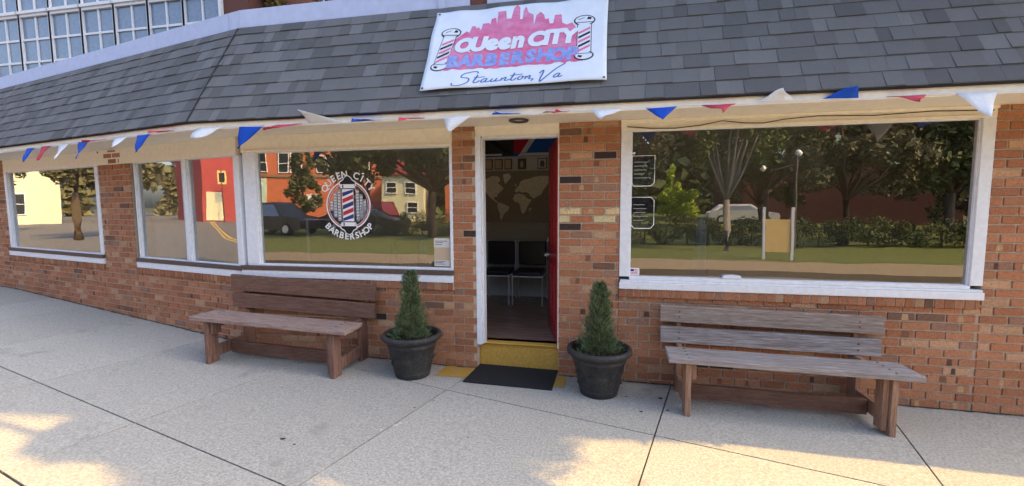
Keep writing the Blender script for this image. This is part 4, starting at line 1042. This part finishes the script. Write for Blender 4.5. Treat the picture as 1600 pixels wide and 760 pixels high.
def car(x, y, rz, m, label, suv=False, name='parked_car'):
    t = empty(name, (x, y, 0), label, 'car', 'cars parked beyond the lawn', rz)
    h = 1.75 if suv else 1.42
    def prof(P, w0, w1, nm, mm, par):
        a = MB(); n = len(P)
        vs = [(p[0], -w0 if p[1] < 1.0 else -w1, p[1]) for p in P]+[(p[0], w0 if p[1] < 1.0 else w1, p[1]) for p in P]
        a.add(vs, [tuple(range(n)), tuple(range(n, 2*n))[::-1]]+[(i, (i+1) % n, n+(i+1) % n, n+i) for i in range(n)])
        me = a; o = bpy.data.objects.new(nm, bpy.data.meshes.new(nm)); C.objects.link(o); o.data.from_pydata(a.v, [], a.f); o.data.materials.append(MAT[mm]); o.parent = par
        b = o.modifiers.new('bevel', 'BEVEL'); b.width = .05; b.segments = 3; return o
    prof([(-2.25, .32), (2.2, .32), (2.28, .55), (2.2, .78), (1.2, .95), (-1.9, .98), (-2.3, .85), (-2.32, .5)], .88, .86, 'body', m, t)
    prof([(1.15, .93), (.45, h-.03), (-1.4 if not suv else -1.9, h), (-2.0 if not suv else -2.2, .95)], .84, .66, 'cabin', m, t)
    for s in (-1, 1):
        g = bpy.data.objects.new('side_window', bpy.data.meshes.new('side_window')); C.objects.link(g)
        P = [(.95, 1.0), (.42, h-.10), (-1.3, h-.09), (-1.75, 1.0)]
        vs = [(p[0], s*(.848 if p[1] < 1.05 else .69), p[1]) for p in P]+[(p[0], s*(.80 if p[1] < 1.05 else .66), p[1]) for p in P]
        g.data.from_pydata(vs, [], [(0, 1, 2, 3), (4, 7, 6, 5), (0, 4, 5, 1), (1, 5, 6, 2), (2, 6, 7, 3), (3, 7, 4, 0)]); g.data.materials.append(MAT['win_sky']); g.parent = t
        for xx in (-1.4, 1.4):
            w = MB(); w.tube([(xx, s*.70, .33), (xx, s*.90, .33)], .33, 20); q = bpy.data.objects.new('wheel', bpy.data.meshes.new('wheel')); C.objects.link(q)
            q.data.from_pydata(w.v, [], w.f); q.data.materials.append(MAT['tyre']); q.parent = t
            w = MB(); w.tube([(xx, s*.89, .33), (xx, s*.915, .33)], .20, 14); r2 = bpy.data.objects.new('rim', bpy.data.meshes.new('rim')); C.objects.link(r2)
            r2.data.from_pydata(w.v, [], w.f); r2.data.materials.append(MAT['metal']); r2.parent = q
    return t
car(-17.3, -17.6, R(8), 'car_dark', 'dark tall parked car nearest the orange brick building', True)
car(-12.6, -18.5, R(5), 'car_dark', 'dark low parked car left of the large dark tree')
car(-14.6, -21.5, R(185), 'car_red', 'dark red parked car behind the dark cars', True)
car(10.2, -31.5, R(3), 'car_white', 'white parked car seen behind the long hedge')

t = empty('notice_board', (5.2, -9.75, 0), 'tan board held between two white posts on the lawn', 'board')
for xx in (4.85, 5.58):
    a = MB(); a.box(xx-.035, xx+.035, -9.785, -9.715, -.05, 1.47); a.build('post', 'white', t)
a = MB(); a.box(4.90, 5.53, -9.77, -9.73, .24, 1.12); a.build('panel', 'sign_tan', t)
t = empty('globe_lamp', (6.9, -13.2, 0), 'white twin globe lamp post behind the tan board', 'lamp')
a = MB(); a.tube([(6.9, -13.2, -.05), (6.9, -13.2, 3.2)], [.07, .04]); a.tube([(6.1, -13.2, 2.75), (6.9, -13.2, 2.95), (7.0, -13.2, 3.2)], .025); a.build('post', 'dark_metal', t)
for xx, zz in ((5.85, 2.85), (6.95, 3.3)):
    a = MB(); a.lathe([(.001, -.11), (.07, -.085), (.11, 0), (.07, .085), (.001, .11)], (xx, -13.2, zz), 16); a.build('globe', 'decal_white', t, smooth=True)

# ------------------------------------------------------------------ draped capes just inside the windows
def cape(x, y, zt, w, label):
    a = MB(); n = 30; prof = [(.25, zt), (.5, zt-.10), (.75, zt-.35), (.95, zt-.62), (1.05, zt-.9)]
    vs = []
    for i, (q, z) in enumerate(prof):
        for j in range(n):
            t = 6.2832*j/n; r = w*q*(1+.13*math.sin(t*6+i*.4)*(i/4)); vs.append((x+r*math.cos(t), y+r*.7*math.sin(t), z))
    a.add(vs, [(i*n+j, i*n+(j+1) % n, (i+1)*n+(j+1) % n, (i+1)*n+j) for i in range(len(prof)-1) for j in range(n)]+[tuple(range(n))])
    tag(a.build('draped_cape', 'salon_cape', None, smooth=True, origin=(x, y, zt)), label, 'cape', 'pale capes hung inside the windows')
cape(1.37, .62, 1.50, .085, 'pale blue cape hanging inside the right window')
cape(-1.62, .62, 1.22, .10, 'pale blue cape inside the left window, nearer the door')
cape(-1.98, .62, 1.22, .08, 'pale blue cape inside the left window, beneath the round emblem')
# grit collected along the foot of the walls
a = MB(); r_ = random.Random(5)
def grit(F, a0, a1):
    x = a0
    while x < a1:
        w = r_.uniform(.03, .09); p = [F(x, .011, 0), F(min(x+w, a1), .011, 0), F(min(x+w, a1), .018+r_.uniform(0, .022), 0), F(x, .018+r_.uniform(0, .022), 0)]
        a.add([(q.x, q.y, gz(q.x)+.006) for q in p], [(0, 1, 2, 3)]); x += w
grit(FM, -3.43, -.80); grit(FM, .0, 6.4); grit(FC, -9.3, -.01)
tag(a.build('wall_foot_grit', 'joint_dirt'), 'dark grit and dirt gathered along the foot of the brick wall', 'dirt', kind='stuff')
